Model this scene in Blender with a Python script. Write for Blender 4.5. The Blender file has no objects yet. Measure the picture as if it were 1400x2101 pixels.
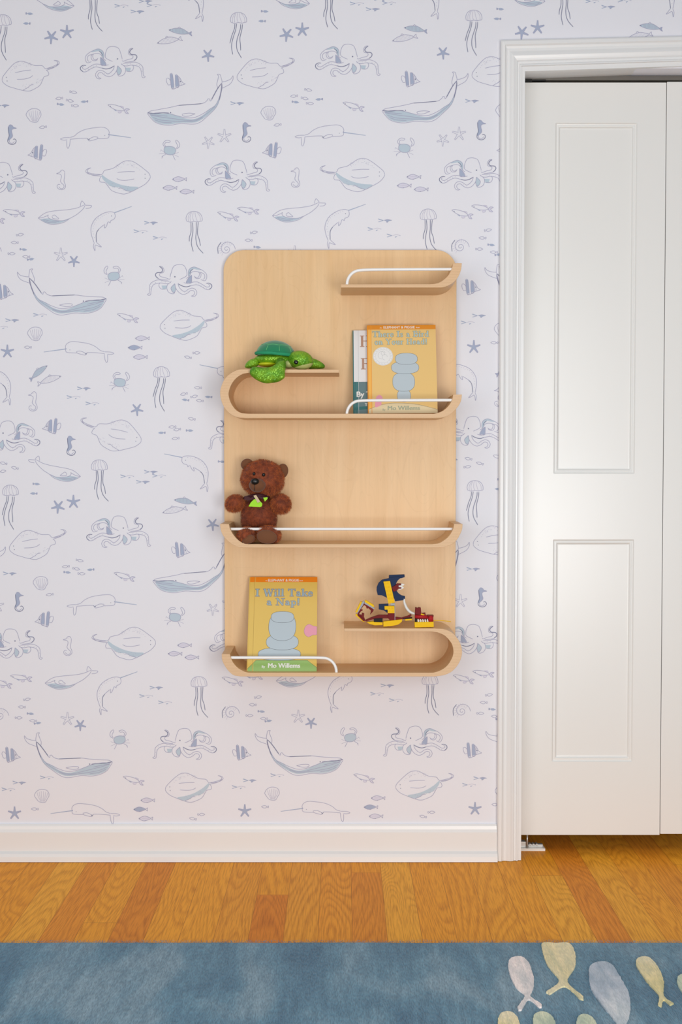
import bpy, bmesh, math, random
from mathutils import Vector, Matrix, noise
random.seed(7)
S = bpy.context.scene
C = S.collection
# ------------------------------------------------------------------ camera, light, exposure
FPX = 2700.0; DIST = 3.4; CAMH = 1.033
PITCH = math.atan(99.5 / FPX)
cam_d = bpy.data.cameras.new('camera'); cam = bpy.data.objects.new('camera', cam_d); C.objects.link(cam)
cam_d.sensor_fit = 'VERTICAL'; cam_d.sensor_height = 36.0; cam_d.sensor_width = 24.0
cam_d.lens = FPX / 2101 * 36.0
cam.location = (0, -DIST, CAMH); cam.rotation_euler = (math.pi / 2 - PITCH, 0, 0)
S.camera = cam
S.view_settings.view_transform = 'Standard'
S.view_settings.look = 'None'
S.view_settings.exposure = -0.07
S.view_settings.gamma = 1.0
S.view_settings.use_curve_mapping = False
S.cycles.use_denoising = True
W = bpy.data.worlds.new('world'); S.world = W; W.use_nodes = True
W.node_tree.nodes['Background'].inputs[0].default_value = (0.93, 0.95, 1.0, 1)
W.node_tree.nodes['Background'].inputs[1].default_value = 0.355
def area(name, loc, target, sx, sy, energy, col):
    l = bpy.data.lights.new(name, 'AREA'); l.shape = 'RECTANGLE'; l.size = sx; l.size_y = sy
    l.energy = energy; l.color = col
    o = bpy.data.objects.new(name, l); C.objects.link(o); o.location = loc
    o.rotation_euler = (Vector(target) - Vector(loc)).to_track_quat('-Z', 'Y').to_euler()
    return o
area('window_light', (1.0, -3.5, 1.10), (0.2, 0, 1.0), 0.6, 1.5, 19, (1.0, 0.99, 0.97))
area('overhead_fill', (-0.2, -1.9, 2.43), (-0.1, -1.2, 0.0), 1.6, 1.2, 8, (1.0, 0.98, 0.96))  # fill added overhead, tuned for wall brightness; not an actual ceiling lamp
area('left_fill', (-1.3, -3.6, 1.2), (-0.1, 0, 1.0), 1.6, 1.6, 23, (0.98, 0.99, 1.0))  # unseen broad fill from front left, added to balance brightness across the wall
area('low_fill', (0.5, -3.7, 0.55), (0.3, 0, 0.5), 1.8, 0.8, 41, (1.0, 0.975, 0.94))  # warm fill added low in front, lifts the lower wall and door

# ------------------------------------------------------------------ helpers
FW = Vector((0, math.cos(PITCH), -math.sin(PITCH))); UP = Vector((0, math.sin(PITCH), math.cos(PITCH)))
CAM = Vector((0, -DIST, CAMH))
def ray(px, py):
    return FW + Vector(((px - 700) / FPX, 0, 0)) - UP * ((py - 1050.5) / FPX)
def P(px, py, y=0.0):
    d = ray(px, py); return CAM + d * ((y - CAM.y) / d.y)
def FL(px, py, z=0.0):
    d = ray(px, py); return CAM + d * ((z - CAM.z) / d.z)
def lin(c):
    c = c / 255.0
    return c / 12.92 if c <= 0.04045 else ((c + 0.055) / 1.055) ** 2.4
def rgb(r, g, b): return (lin(r), lin(g), lin(b), 1)

def newmat(name, col, rough=0.5, metal=0.0, coat=0.0, spec=0.5):
    m = bpy.data.materials.new(name); m.use_nodes = True
    b = m.node_tree.nodes['Principled BSDF']
    b.inputs['Base Color'].default_value = col; b.inputs['Roughness'].default_value = rough
    b.inputs['Metallic'].default_value = metal; b.inputs['Coat Weight'].default_value = coat
    b.inputs['Specular IOR Level'].default_value = spec
    return m
class NB:
    def __init__(s, m): s.m = m; s.t = m.node_tree; s.b = s.t.nodes['Principled BSDF']
    def n(s, typ, **kw):
        nd = s.t.nodes.new(typ)
        for k, v in kw.items():
            if k.startswith('_'): setattr(nd, k[1:], v)
            else: nd.inputs[k.replace('__', ' ')].default_value = v
        return nd
    def l(s, a, ao, b, bi): s.t.links.new(a.outputs[ao], b.inputs[bi])
    def coords(s, scale=(1, 1, 1), loc=(0, 0, 0)):
        tc = s.n('ShaderNodeTexCoord'); mp = s.n('ShaderNodeMapping')
        mp.inputs['Scale'].default_value = scale; mp.inputs['Location'].default_value = loc
        s.l(tc, 'Object', mp, 'Vector'); return mp
    def ramp(s, stops):
        r = s.n('ShaderNodeValToRGB'); e = r.color_ramp.elements
        e[0].position = stops[0][0]; e[0].color = stops[0][1]; e[1].position = stops[-1][0]; e[1].color = stops[-1][1]
        for p, c in stops[1:-1]:
            x = e.new(p); x.color = c
        return r
    def bump(s, src, out, strength, dist=0.001):
        b = s.n('ShaderNodeBump', Strength=strength, Distance=dist); s.l(src, out, b, 'Height'); s.l(b, 'Normal', s.b, 'Normal'); return b
    def mix(s, fac, a, b, mode='MIX'):
        x = s.n('ShaderNodeMix', _data_type='RGBA', _blend_type=mode)
        for key, v in (('Factor', fac), ('A', a), ('B', b)):
            i = {'Factor': 0, 'A': 6, 'B': 7}[key]
            if isinstance(v, tuple) and len(v) == 2: s.t.links.new(v[0].outputs[v[1]], x.inputs[i])
            else: x.inputs[i].default_value = v
        return x

def obj(name, bm, mats, parent=None, smooth=False, bevel=0.0, recalc=True, autosmooth=None):
    if recalc: bmesh.ops.recalc_face_normals(bm, faces=bm.faces)
    me = bpy.data.meshes.new(name); bm.to_mesh(me); bm.free()
    if not isinstance(mats, (list, tuple)): mats = [mats]
    for m in mats: me.materials.append(m)
    if smooth: me.polygons.foreach_set('use_smooth', [True] * len(me.polygons))
    o = bpy.data.objects.new(name, me); C.objects.link(o)
    if parent: o.parent = parent
    if bevel:
        b = o.modifiers.new('bevel', 'BEVEL'); b.width = bevel; b.segments = 2; b.limit_method = 'ANGLE'; b.angle_limit = math.radians(40)
    return o
def empty(name, loc=(0, 0, 0), rot=(0, 0, 0)):
    o = bpy.data.objects.new(name, None); C.objects.link(o); o.location = loc; o.rotation_euler = rot; o.empty_display_size = 0.05; return o
def tag(o, label, cat, group=None):
    o['label'] = label; o['category'] = cat
    if group: o['group'] = group
    return o
def struct(o): o['kind'] = 'structure'; return o
def add_box(bm, a, b, mi=0):
    x0, y0, z0 = a; x1, y1, z1 = b
    v = [bm.verts.new(p) for p in ((x0,y0,z0),(x1,y0,z0),(x1,y1,z0),(x0,y1,z0),(x0,y0,z1),(x1,y0,z1),(x1,y1,z1),(x0,y1,z1))]
    for f in ((0,1,2,3),(4,5,6,7),(0,1,5,4),(1,2,6,5),(2,3,7,6),(3,0,4,7)):
        q = bm.faces.new([v[i] for i in f]); q.material_index = mi
def add_prism(bm, pts, y0, y1, mi=0, off=Vector((0, 0, 0))):
    """pts: list of (x,z) closed outline, extruded along y."""
    a = [bm.verts.new(Vector((x, y0, z)) + off) for x, z in pts]; b = [bm.verts.new(Vector((x, y1, z)) + off) for x, z in pts]
    n = len(pts); fs = [bm.faces.new(a), bm.faces.new(list(reversed(b)))]
    for i in range(n): fs.append(bm.faces.new((a[i], b[i], b[(i + 1) % n], a[(i + 1) % n])))
    for f in fs: f.material_index = mi
def catmull(pts, step, closed=False):
    n = len(pts)
    if n < 3: return [Vector(p) for p in pts]
    out = []; pts = [Vector(p) for p in pts]
    rng = range(n) if closed else range(n - 1)
    for i in rng:
        p1 = pts[i]; p2 = pts[(i + 1) % n]
        p0 = pts[i - 1] if (i > 0 or closed) else p1 * 2 - p2
        p3 = pts[(i + 2) % n] if (i + 2 < n or closed) else p2 * 2 - p1
        k = max(1, int((p2 - p1).length / step))
        for j in range(k):
            t = j / k
            out.append(0.5 * ((2 * p1) + (p2 - p0) * t + (2 * p0 - 5 * p1 + 4 * p2 - p3) * t * t + (3 * p1 - p0 - 3 * p2 + p3) * t ** 3))
    if not closed: out.append(pts[-1])
    return out
def add_tube(bm, pts, radii, seg=12, mi=0, cap=True):
    pts = [Vector(p) for p in pts]; n = len(pts)
    if not isinstance(radii, (list, tuple)): radii = [radii] * n
    rings = []; up = Vector((0, 1, 0))
    for i, p in enumerate(pts):
        t = (pts[min(i + 1, n - 1)] - pts[max(i - 1, 0)]).normalized()
        if abs(t.dot(up)) > 0.95: up = Vector((1, 0, 0))
        s = t.cross(up).normalized(); u = s.cross(t).normalized()
        rings.append([bm.verts.new(p + (s * math.cos(a) + u * math.sin(a)) * radii[i]) for a in [2 * math.pi * k / seg for k in range(seg)]])
    for i in range(n - 1):
        for k in range(seg):
            f = bm.faces.new((rings[i][k], rings[i][(k + 1) % seg], rings[i + 1][(k + 1) % seg], rings[i + 1][k])); f.material_index = mi; f.smooth = True
    if cap:
        for r in (rings[0], rings[-1]): bm.faces.new(r).material_index = mi
def add_ellipsoid(bm, c, r, rot=None, u=32, v=20, mi=0, fn=None):
    M = (rot or Matrix()).to_4x4()
    c = Vector(c); ring = []
    for j in range(1, v):
        th = math.pi * j / v; row = []
        for i in range(u):
            ph = 2 * math.pi * i / u
            d = Vector((math.sin(th) * math.cos(ph), math.sin(th) * math.sin(ph), math.cos(th)))
            k = fn(d) if fn else 1.0
            row.append(bm.verts.new(c + M @ Vector((d.x * r[0] * k, d.y * r[1] * k, d.z * r[2] * k))))
        ring.append(row)
    kt = fn(Vector((0, 0, 1))) if fn else 1.0; kb = fn(Vector((0, 0, -1))) if fn else 1.0
    t = bm.verts.new(c + M @ Vector((0, 0, r[2] * kt))); b = bm.verts.new(c + M @ Vector((0, 0, -r[2] * kb)))
    fs = []
    for i in range(u):
        fs.append(bm.faces.new((t, ring[0][i], ring[0][(i + 1) % u]))); fs.append(bm.faces.new((b, ring[-1][(i + 1) % u], ring[-1][i])))
        for j in range(v - 2): fs.append(bm.faces.new((ring[j][i], ring[j + 1][i], ring[j + 1][(i + 1) % u], ring[j][(i + 1) % u])))
    for f in fs: f.material_index = mi; f.smooth = True
def puff(bm, outline, centre, th0, th1, mi=0, rings=10, power=0.5):
    """pillow: closed star-shaped outline of 3D points about centre; th0 towards -y, th1 towards +y."""
    centre = Vector(centre); out = [Vector(p) for p in outline]; n = len(out)
    for sgn, th in ((-1, th0), (1, th1)):
        prev = None
        for k in range(rings):
            a = (math.pi / 2) * k / rings; s = math.cos(a); h = math.sin(a) * th * sgn
            if sgn == 1 and k == 0: row = base
            else: row = [bm.verts.new(centre + (p - centre) * s + Vector((0, h, 0))) for p in out]
            if k == 0: base = row
            if prev:
                for i in range(n):
                    f = bm.faces.new((prev[i], prev[(i + 1) % n], row[(i + 1) % n], row[i])); f.material_index = mi; f.smooth = True
            prev = row
        tip = bm.verts.new(centre + Vector((0, th * sgn, 0)))
        for i in range(n):
            f = bm.faces.new((prev[i], prev[(i + 1) % n], tip)); f.material_index = mi; f.smooth = True
def fur(bm, count, length, width, mi, droop=0.35, rnd=0.5, mask=None, seed=1):
    rg = random.Random(seed)
    bmesh.ops.recalc_face_normals(bm, faces=bm.faces); bm.normal_update()
    fs = [f for f in bm.faces if (mask is None or mask(f))]
    acc = []; t = 0
    for f in fs: t += f.calc_area(); acc.append(t)
    import bisect
    new = []
    for _ in range(count):
        f = fs[bisect.bisect_left(acc, rg.random() * t)]
        vs = [v.co for v in f.verts]; a1 = rg.random(); a2 = rg.random()
        if len(vs) == 4: p = (vs[0] * (1 - a1) + vs[1] * a1) * (1 - a2) + (vs[3] * (1 - a1) + vs[2] * a1) * a2
        else:
            if a1 + a2 > 1: a1, a2 = 1 - a1, 1 - a2
            p = vs[0] + (vs[1] - vs[0]) * a1 + (vs[2] - vs[0]) * a2
        nrm = f.normal
        d = (nrm + Vector((rg.uniform(-rnd, rnd), rg.uniform(-rnd, rnd), rg.uniform(-rnd, rnd) - droop))).normalized()
        s = d.cross(Vector((rg.uniform(-1, 1), rg.uniform(-1, 1), rg.uniform(-1, 1)))).normalized() * width
        L = length * rg.uniform(0.6, 1.25)
        mid = p + d * L * 0.55; tip = p + d * L + Vector((0, 0, -0.25 * L))
        new.append((p - nrm * 0.0006 - s, p - nrm * 0.0006 + s, mid + s * 0.7, mid - s * 0.7, tip))
    for q in new:
        v = [bm.verts.new(x) for x in q]
        a = bm.faces.new(v[:4]); b = bm.faces.new((v[3], v[2], v[4])); a.material_index = mi; b.material_index = mi

# ------------------------------------------------------------------ materials
def m_paint(name, col, rough=0.35, bump=0.05):
    m = newmat(name, col, rough); b = NB(m)
    mp = b.coords((60, 60, 14)); n = b.n('ShaderNodeTexNoise', Scale=2.0, Detail=4.0); b.l(mp, 'Vector', n, 'Vector')
    b.bump(n, 'Fac', bump, 0.0008)
    return m
WHITE_TRIM = m_paint('white_gloss_trim_paint', rgb(234, 235, 235), 0.28)
DOORP = m_paint('white_door_paint', rgb(237, 237, 234), 0.27, 0.04)
PAPER = newmat('wallpaper_ground', rgb(233, 234, 241), 0.75, spec=0.25)
b = NB(PAPER); mp = b.coords((1, 1, 1)); n = b.n('ShaderNodeTexNoise', Scale=420.0, Detail=2.0); b.l(mp, 'Vector', n, 'Vector'); b.bump(n, 'Fac', 0.08, 0.0005)
LINE = newmat('wallpaper_line_ink', rgb(172, 172, 197), 0.8, spec=0.2)
LINE2 = newmat('wallpaper_dark_ink', rgb(128, 132, 158), 0.8, spec=0.2)
LINE3 = newmat('wallpaper_faint_ink', rgb(196, 194, 212), 0.8, spec=0.2)
FILLB = newmat('wallpaper_blue_wash', rgb(192, 208, 221), 0.8, spec=0.2)
FILLG = newmat('wallpaper_slate_wash', rgb(172, 183, 207), 0.8, spec=0.2)
FILLP = newmat('wallpaper_pale_wash', rgb(220, 219, 234), 0.8, spec=0.2)

def m_birch(name, base, dark, grain_axis='z'):
    m = newmat(name, base, 0.42); b = NB(m)
    sc = (9, 9, 0.9) if grain_axis == 'z' else (0.9, 9, 9)
    mp = b.coords(sc)
    n1 = b.n('ShaderNodeTexNoise', Scale=1.3, Detail=3.0, Distortion=1.4); b.l(mp, 'Vector', n1, 'Vector')
    sc2 = (160, 160, 6) if grain_axis == 'z' else (6, 160, 160)
    mp2 = b.coords(sc2); n2 = b.n('ShaderNodeTexNoise', Scale=1.0, Detail=3.0, Distortion=0.3); b.l(mp2, 'Vector', n2, 'Vector')
    mp3 = b.coords((5, 5, 1.6) if grain_axis == 'z' else (1.6, 5, 5), (3, 1, 7))
    w = b.n('ShaderNodeTexNoise', Scale=1.6, Detail=1.0, Distortion=2.2); b.l(mp3, 'Vector', w, 'Vector')
    mul = b.n('ShaderNodeMath', _operation='MULTIPLY'); mul.inputs[1].default_value = 9.0; b.l(w, 'Fac', mul, 0)
    fr = b.n('ShaderNodeMath', _operation='FRACT'); b.l(mul, 'Value', fr, 0)
    rr = b.ramp([(0.0, (0.75, 0.75, 0.75, 1)), (0.05, (0, 0, 0, 1)), (0.9, (0, 0, 0, 1)), (1.0, (0.75, 0.75, 0.75, 1))]); b.l(fr, 'Value', rr, 'Fac')
    r1 = b.ramp([(0.3, base), (0.75, dark)]); b.l(n1, 'Fac', r1, 'Fac')
    r2 = b.ramp([(0.3, (0.965, 0.96, 0.95, 1)), (0.7, (1.02, 1.02, 1.02, 1))]); b.l(n2, 'Fac', r2, 'Fac')
    x = b.mix(1.0, (r1, 'Color'), (r2, 'Color'), 'MULTIPLY')
    f = b.n('ShaderNodeMath', _operation='MULTIPLY'); f.inputs[1].default_value = 0.10; b.l(rr, 'Color', f, 0)
    y = b.mix((f, 'Value'), (x, 2), rgb(170, 118, 66))
    b.l(y, 2, b.b, 'Base Color'); b.bump(n2, 'Fac', 0.05, 0.0005)
    return m
BIRCH = m_birch('birch_panel_veneer', rgb(234, 198, 150), rgb(226, 184, 130))
BIRCHX = m_birch('birch_shelf_veneer', rgb(224, 184, 134), rgb(214, 170, 118), 'x')
PLY = newmat('plywood_striped_edge', rgb(220, 180, 135), 0.5); b = NB(PLY)
mp = b.coords((1, 1, 1)); w = b.n('ShaderNodeTexWave', _wave_type='BANDS', _bands_direction='Z', Scale=150.0, Distortion=0.8, Detail=1.0); w.inputs['Detail Scale'].default_value = 3.0
b.l(mp, 'Vector', w, 'Vector'); r = b.ramp([(0.0, rgb(203, 158, 116)), (0.4, rgb(220, 182, 138)), (1.0, rgb(231, 197, 155))]); b.l(w, 'Fac', r, 'Fac'); b.l(r, 'Color', b.b, 'Base Color')
RAILM = newmat('white_powder_coat', rgb(245, 244, 242), 0.35)

# ------------------------------------------------------------------ wallpaper drawings (crop units, 5.6 per pixel)
M = {}
def motif(name, anchor, strokes=(), fills=(), dots=(), dark=(), faint=()):
    M[name] = (anchor, strokes, fills, dots, dark, faint)
motif('octopus', (750, 380),
  strokes=[
   [(695,385),(705,345),(722,290),(745,255),(800,240),(850,250),(875,285),(887,330),(885,365),(860,385),(805,410)],
   [(572,262),(600,285),(608,310),(590,328),(545,332),(528,350),(532,375),(560,400),(610,412),(670,418)],
   [(575,258),(605,265),(625,295),(620,330),(585,338),(573,350),(583,375),(640,390),(690,408),(698,395)],
   [(710,432),(680,455),(640,458),(590,450),(520,462),(490,490),(478,540),(470,585),(445,590),(435,575),(455,570),(460,520),(465,470),(500,435),(560,415),(620,425),(690,430)],
   [(580,445),(568,470),(575,500),(600,520),(650,518)],
   [(705,440),(665,470),(660,520),(685,560),(735,572),(758,530)],
   [(750,460),(760,510),(800,560),(850,580),(900,560),(930,535),(965,540),(975,565),(960,590),(935,597)],
   [(785,455),(800,500),(840,540),(870,545),(905,520),(950,508),(985,525),(1000,560),(985,595),(955,605),(935,597)],
   [(785,455),(820,480),(880,495),(940,480),(1000,470),(1060,495),(1100,520),(1140,525),(1170,500),(1170,470),(1140,452),(1105,452)],
   [(850,445),(900,455),(960,440),(1010,440),(1060,465),(1110,495),(1140,492),(1148,475),(1130,462)],
   [(905,375),(905,320),(925,285),(970,268),(1020,285),(1070,310),(1110,350),(1112,395),(1090,425),(1045,410)],
   [(880,400),(915,372),(940,330),(985,318),(1040,330),(1080,345),(1092,375),(1085,400),(1070,410)],
   [(1020,325),(1032,350),(1015,388),(985,385),(970,370)], [(1035,330),(1050,355),(1035,395),(1000,400),(975,385)],
   [(942,360),(905,395),(880,445),(935,450),(942,400),(942,360)],
   [(748,458),(708,500),(710,530),(735,560),(758,525),(748,458)]],
  dark=[[(572,262),(602,280),(612,308),(592,330),(548,334),(530,350),(534,375),(562,400)],[(1110,455),(1140,452),(1168,472),(1168,500),(1140,524)],
        [(790,460),(830,482),(880,493),(930,482)],[(960,290),(930,315),(920,345)]],
  fills=[('G', [(942,360),(905,395),(880,445),(935,450),(942,400)]), ('B', [(748,458),(708,500),(710,530),(735,560),(758,525)]),
         ('B', [(598,480),(660,478),(650,515),(610,520)]), ('B', [(905,375),(905,320),(925,285),(970,268),(1020,285),(1050,302),(1010,300),(960,292),(935,320),(925,350)])],
  dots=[(750,380,8)] + [(x, y, 3) for x, y in ((500,455),(530,445),(475,490),(470,520),(990,455),(1020,460),(1050,480),(1080,498),(1110,510),(830,530),(860,560),(900,545),(600,435),(640,440))])
motif('whale', (960, 660),
  strokes=[[(340,385),(290,380),(235,362),(208,330),(215,375),(255,420),(345,455)],
   [(345,400),(338,380),(345,330),(352,300),(385,295),(370,315),(390,370),(402,410),(392,455)],
   [(342,395),(400,460),(480,570),(500,580),(500,560),(520,555),(540,578),(600,600),(730,595),(860,590),(950,600),(1100,610),(1180,615),(1225,635)],
   [(345,405),(350,460),(395,585),(450,670),(560,755),(640,805),(720,818),(860,795),(980,800),(1080,780),(1160,735),(1225,640)],
   [(345,405),(380,530),(440,630),(520,675),(600,715),(700,745),(800,735),(900,700),(990,665),(1100,645),(1180,645),(1222,635)],
   [(685,705),(750,690),(830,692),(820,715),(760,722),(685,705)],
   [(1190,660),(1100,690),(980,720),(860,750),(740,775),(640,760),(540,710),(450,650)], [(1170,690),(1080,730),(960,755),(820,775),(700,785),(600,755)],
   [(1205,655),(1120,670),(1000,695)], [(1150,720),(1070,755),(960,775)]],
  dark=[[(345,400),(350,455),(395,585)], [(600,600),(730,595),(860,590)], [(980,662),(1050,652),(1130,650),(1220,632)], [(350,402),(405,460),(480,565)]],
  fills=[('B', [(350,465),(385,540),(440,630),(520,675),(600,730),(700,762),(800,745),(900,700),(990,668),(1100,655),(1195,652),(1150,735),(1070,775),(980,790),(860,785),(720,800),(650,790),(560,745),(450,665),(395,585)])],
  dots=[(960,660,7)])
motif('small_whale', (553, 1073),
  strokes=[[(440,1105),(500,1060),(560,1035),(650,1022),(780,1010),(880,992),(960,960)],
   [(960,960),(975,950),(955,925),(938,912),(925,945),(925,970)], [(975,960),(1050,965),(1030,990),(980,997)],
   [(975,965),(950,1005),(880,1065),(800,1110),(740,1150),(660,1172),(580,1175),(510,1150),(460,1120),(440,1105)],
   [(440,1105),(490,1100),(545,1080),(560,1105),(620,1128),(720,1135),(790,1112)],
   [(598,1085),(625,1070),(650,1090),(675,1115),(610,1110),(598,1085)], [(500,1120),(580,1140),(680,1145)], [(490,1125),(560,1155),(650,1158)]],
  fills=[('B', [(470,1118),(560,1110),(620,1130),(720,1138),(780,1118),(720,1150),(640,1168),(560,1165),(500,1142)])], dots=[(553,1073,5)])
motif('narwhal', (803, 1220),
  strokes=[[(760,1212),(752,1185),(770,1150),(820,1127),(900,1130),(1020,1150),(1100,1185),(1150,1225),(1200,1242)],
   [(755,1210),(755,1230),(775,1250),(860,1255),(890,1255)], [(1000,1250),(1090,1252),(1200,1262)],
   [(1200,1242),(1270,1245),(1308,1260),(1270,1272),(1230,1268)], [(1195,1262),(1205,1330),(1222,1365),(1235,1340),(1235,1275)],
   [(880,1238),(930,1235),(985,1262),(980,1280),(930,1270),(885,1255),(880,1238)], [(975,1258),(990,1270),(1000,1250)]],
  fills=[('G', [(505,1241),(505,1247),(765,1214),(765,1203)])], dark=[[(975,1258),(990,1270),(1000,1250)]], dots=[(803,1220,4)])
motif('curved_narwhal', (873, 1088),
  strokes=[[(835,1055),(830,1085),(835,1110),(855,1130),(890,1140),(900,1165),(912,1150),(925,1150),(945,1190),(972,1212),(962,1165)],
   [(835,1055),(880,1038),(960,1045),(1050,1085),(1105,1145),(1130,1210),(1130,1280),(1115,1360)],
   [(972,1172),(1040,1215),(1075,1260),(1090,1355)],
   [(1090,1355),(1065,1385),(1040,1418),(1075,1402),(1105,1385),(1112,1400),(1120,1450),(1130,1400),(1115,1360)]],
  dark=[[(1040,1215),(1075,1260),(1090,1355)]],
  fills=[('G', [(628,1012),(628,1018),(835,1062),(837,1052)])],
  dots=[(873,1088,5)] + [(x, y, 3) for x, y in ((900,1055),(930,1060),(955,1070),(980,1075),(1000,1090),(1030,1095),(1050,1110),(1070,1130),(1080,1150),(1095,1170),(1100,1200),(1110,1230),(1105,1260),(1105,1300),(1020,1078),(990,1060),(1060,1100),(1090,1135))])
_rd = random.Random(3)
def speck(path, spread, n):
    out = []
    for _ in range(n):
        i = _rd.randrange(len(path) - 1); t = _rd.random(); a, b_ = path[i], path[i + 1]
        out.append((a[0] + (b_[0] - a[0]) * t + _rd.uniform(-spread, spread), a[1] + (b_[1] - a[1]) * t + _rd.uniform(-spread, spread), 2.6))
    return out
motif('ray', (632, 930),
  strokes=[[(580,960),(590,925),(640,870),(700,815),(750,780),(800,768),(850,775),(920,810),(970,832),(1050,842),(1072,868),(1085,880),(1140,880),(1210,865),(1250,835),(1235,808),(1190,797)],
   [(1190,797),(1225,812),(1232,838),(1180,862),(1100,880)], [(1230,820),(1232,845),(1180,878),(1095,898)],
   [(1090,895),(1112,920),(1112,955),(1060,970),(1035,1010),(1000,1060),(930,1095),(870,1110),(800,1095),(720,1065),(640,1030),(590,985),(580,960)],
   [(800,1095),(860,1070),(900,1045),(930,1045)], [(735,890),(820,880),(920,878)], [(750,965),(840,970),(900,960),(935,940)]],
  fills=[('B', [(720,1055),(820,1035),(920,1000),(1020,940),(1085,885),(1085,920),(1050,970),(990,1020),(900,1040),(850,1080),(780,1085)])],
  dots=[(632,930,5),(637,972,5)] + speck([(690,880),(740,820),(800,795),(870,800),(930,825)], 22, 34) + speck([(790,1060),(870,1050),(960,1020),(1030,985)], 20, 24))
DOME = [(745,1140),(740,1100),(760,1055),(800,1032),(850,1030),(895,1050),(920,1090),(922,1135),(900,1140),(870,1148),(830,1142),(790,1150),(745,1140)]
RIBS = [[(765,1142),(765,1090),(795,1035)],[(790,1148),(785,1090),(805,1035)],[(830,1142),(815,1100),(822,1032)],[(870,1148),(850,1090),(840,1032)],[(905,1138),(895,1080),(860,1035)]]
motif('jellyfish', (830, 1030), strokes=[DOME], faint=RIBS,
  dark=[[(795,1152),(795,1260),(778,1320),(775,1370)], [(812,1152),(817,1250),(805,1330),(800,1400),(820,1485)], [(855,1150),(855,1250),(850,1330),(860,1400),(885,1450),(935,1505)], [(878,1150),(870,1280),(890,1350),(902,1420)]])
motif('leaning_jellyfish', (830, 1030), strokes=[DOME], faint=RIBS,
  dark=[[(790,1155),(785,1210),(755,1290),(733,1375)], [(810,1155),(800,1220),(765,1330),(752,1410),(765,1500)], [(855,1160),(850,1220),(815,1330),(808,1400),(820,1460),(865,1540)], [(875,1160),(870,1220),(848,1310),(853,1400),(855,1455)]])
def starpts(k=0.27, R=80):
    o = []
    for i in range(10):
        a = math.pi * i / 5; r_ = R if i % 2 == 0 else R * k
        if i % 2 == 0:
            for s in (-0.07, 0.07): o.append((r_ * math.sin(a + s), -r_ * math.cos(a + s)))
        else: o.append((r_ * math.sin(a), -r_ * math.cos(a)))
    return o
SP = starpts()
motif('starfish', (0, 0), strokes=[SP + [SP[0]]], fills=[('G', SP)])
motif('plain_starfish', (0, 0), strokes=[SP + [SP[0]]], dots=[(_rd.uniform(-25, 25), _rd.uniform(-25, 25), 3) for _ in range(9)])
MB_ = [(540,347),(600,330),(640,328),(690,332),(740,360),(772,385),(755,390),(700,394),(640,387),(580,368),(540,347)]
MST = [[(x, 330 + max(0, (x - 690)) * 0.55 + (4 if x < 610 else 0)), (x, 368 + (x - 580) * 0.16)] for x in range(585, 755, 14)]
motif('mackerel', (540, 347), strokes=[MB_, [(640,328),(660,312),(678,331)], [(765,382),(800,365),(792,388),(803,415),(765,388)]] + MST, fills=[('B', MB_[:-1]), ('G', [(765,382),(800,365),(792,388),(803,415)])], dots=[(556,347,6)])
motif('plain_mackerel', (540, 347), strokes=[MB_, [(640,328),(660,312),(678,331)], [(765,382),(800,365),(792,388),(803,415),(765,388)]], faint=MST, dots=[(556,347,5)])
motif('striped_fish', (730, 965),
  strokes=[[(520,900),(515,930),(535,975),(562,972)], [(520,900),(545,905),(562,930)], [(640,870),(670,900),(700,950),(730,965),(700,975),(660,990),(605,1020),(575,1010)], [(668,905),(690,985)], [(655,890),(672,988)], [(557,855),(565,960),(572,1008)],
   [(558,852),(583,854),(600,1007),(573,1009),(558,852)], [(617,865),(642,870),(658,987),(622,999),(617,865)]],
  fills=[('G', [(558,852),(583,854),(600,1007),(573,1009)]), ('G', [(617,865),(642,870),(658,987),(622,999)])], dots=[(675,938,7)])
motif('crab', (550, 330),
  strokes=[[(485,320),(500,290),(550,283),(600,295),(620,325),(605,365),(570,378),(520,372),(490,345),(485,320)],
   [(500,300),(475,260),(490,230),(520,215),(560,225),(545,240),(515,238),(495,255),(505,290)], [(625,308),(640,280),(630,250),(618,225),(625,212),(650,230),(665,265),(655,295),(628,312)],
   [(495,355),(450,320)], [(505,365),(430,368)], [(510,372),(475,390),(460,420)], [(600,370),(655,350)], [(600,378),(655,402)], [(585,380),(600,410),(615,440)], [(455,325),(445,340)], [(475,390),(458,402)]],
  fills=[('B', [(485,320),(500,290),(550,283),(600,295),(620,325),(605,365),(570,378),(520,372),(490,345)])])
motif('seahorse', (120, 35),
  dark=[[(95,60),(98,110),(105,160),(90,200),(92,235),(120,255),(155,255),(180,235),(183,210),(165,195),(148,202)]],
  strokes=[[(95,60),(115,35),(140,42),(155,62),(190,75),(155,80),(135,95),(135,120),(145,160),(130,185),(108,205),(108,230),(125,245),(150,240),(165,220)]],
  fills=[('G', [(95,60),(115,35),(140,42),(155,62),(188,74),(155,80),(135,95),(135,120),(145,160),(130,185),(108,205),(92,215),(90,200),(105,160),(98,110)])])
motif('plain_seahorse', (120, 35),
  strokes=[[(95,60),(98,110),(105,160),(90,200),(92,235),(120,255),(155,255),(180,235),(183,210),(165,195),(148,202)],
   [(95,60),(115,35),(140,42),(155,62),(190,75),(155,80),(135,95),(135,120),(145,160),(130,185),(108,205),(108,230),(125,245),(150,240),(165,220)]], dots=[(135,55,3)])
SHF = (395, 1398)
motif('shell', (395, 1250), strokes=[[(350,1392),(325,1360),(302,1320),(320,1280),(355,1255),(395,1248),(440,1258),(465,1285),(470,1325),(450,1360),(430,1395),(395,1403),(350,1392)]],
  faint=[[(SHF[0] + dx * 0.3, 1392), (SHF[0] + dx * 0.8, 1330), (SHF[0] + dx, 1262 + abs(dx) * 0.35)] for dx in (-62, -38, -14, 14, 38, 62)])
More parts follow.
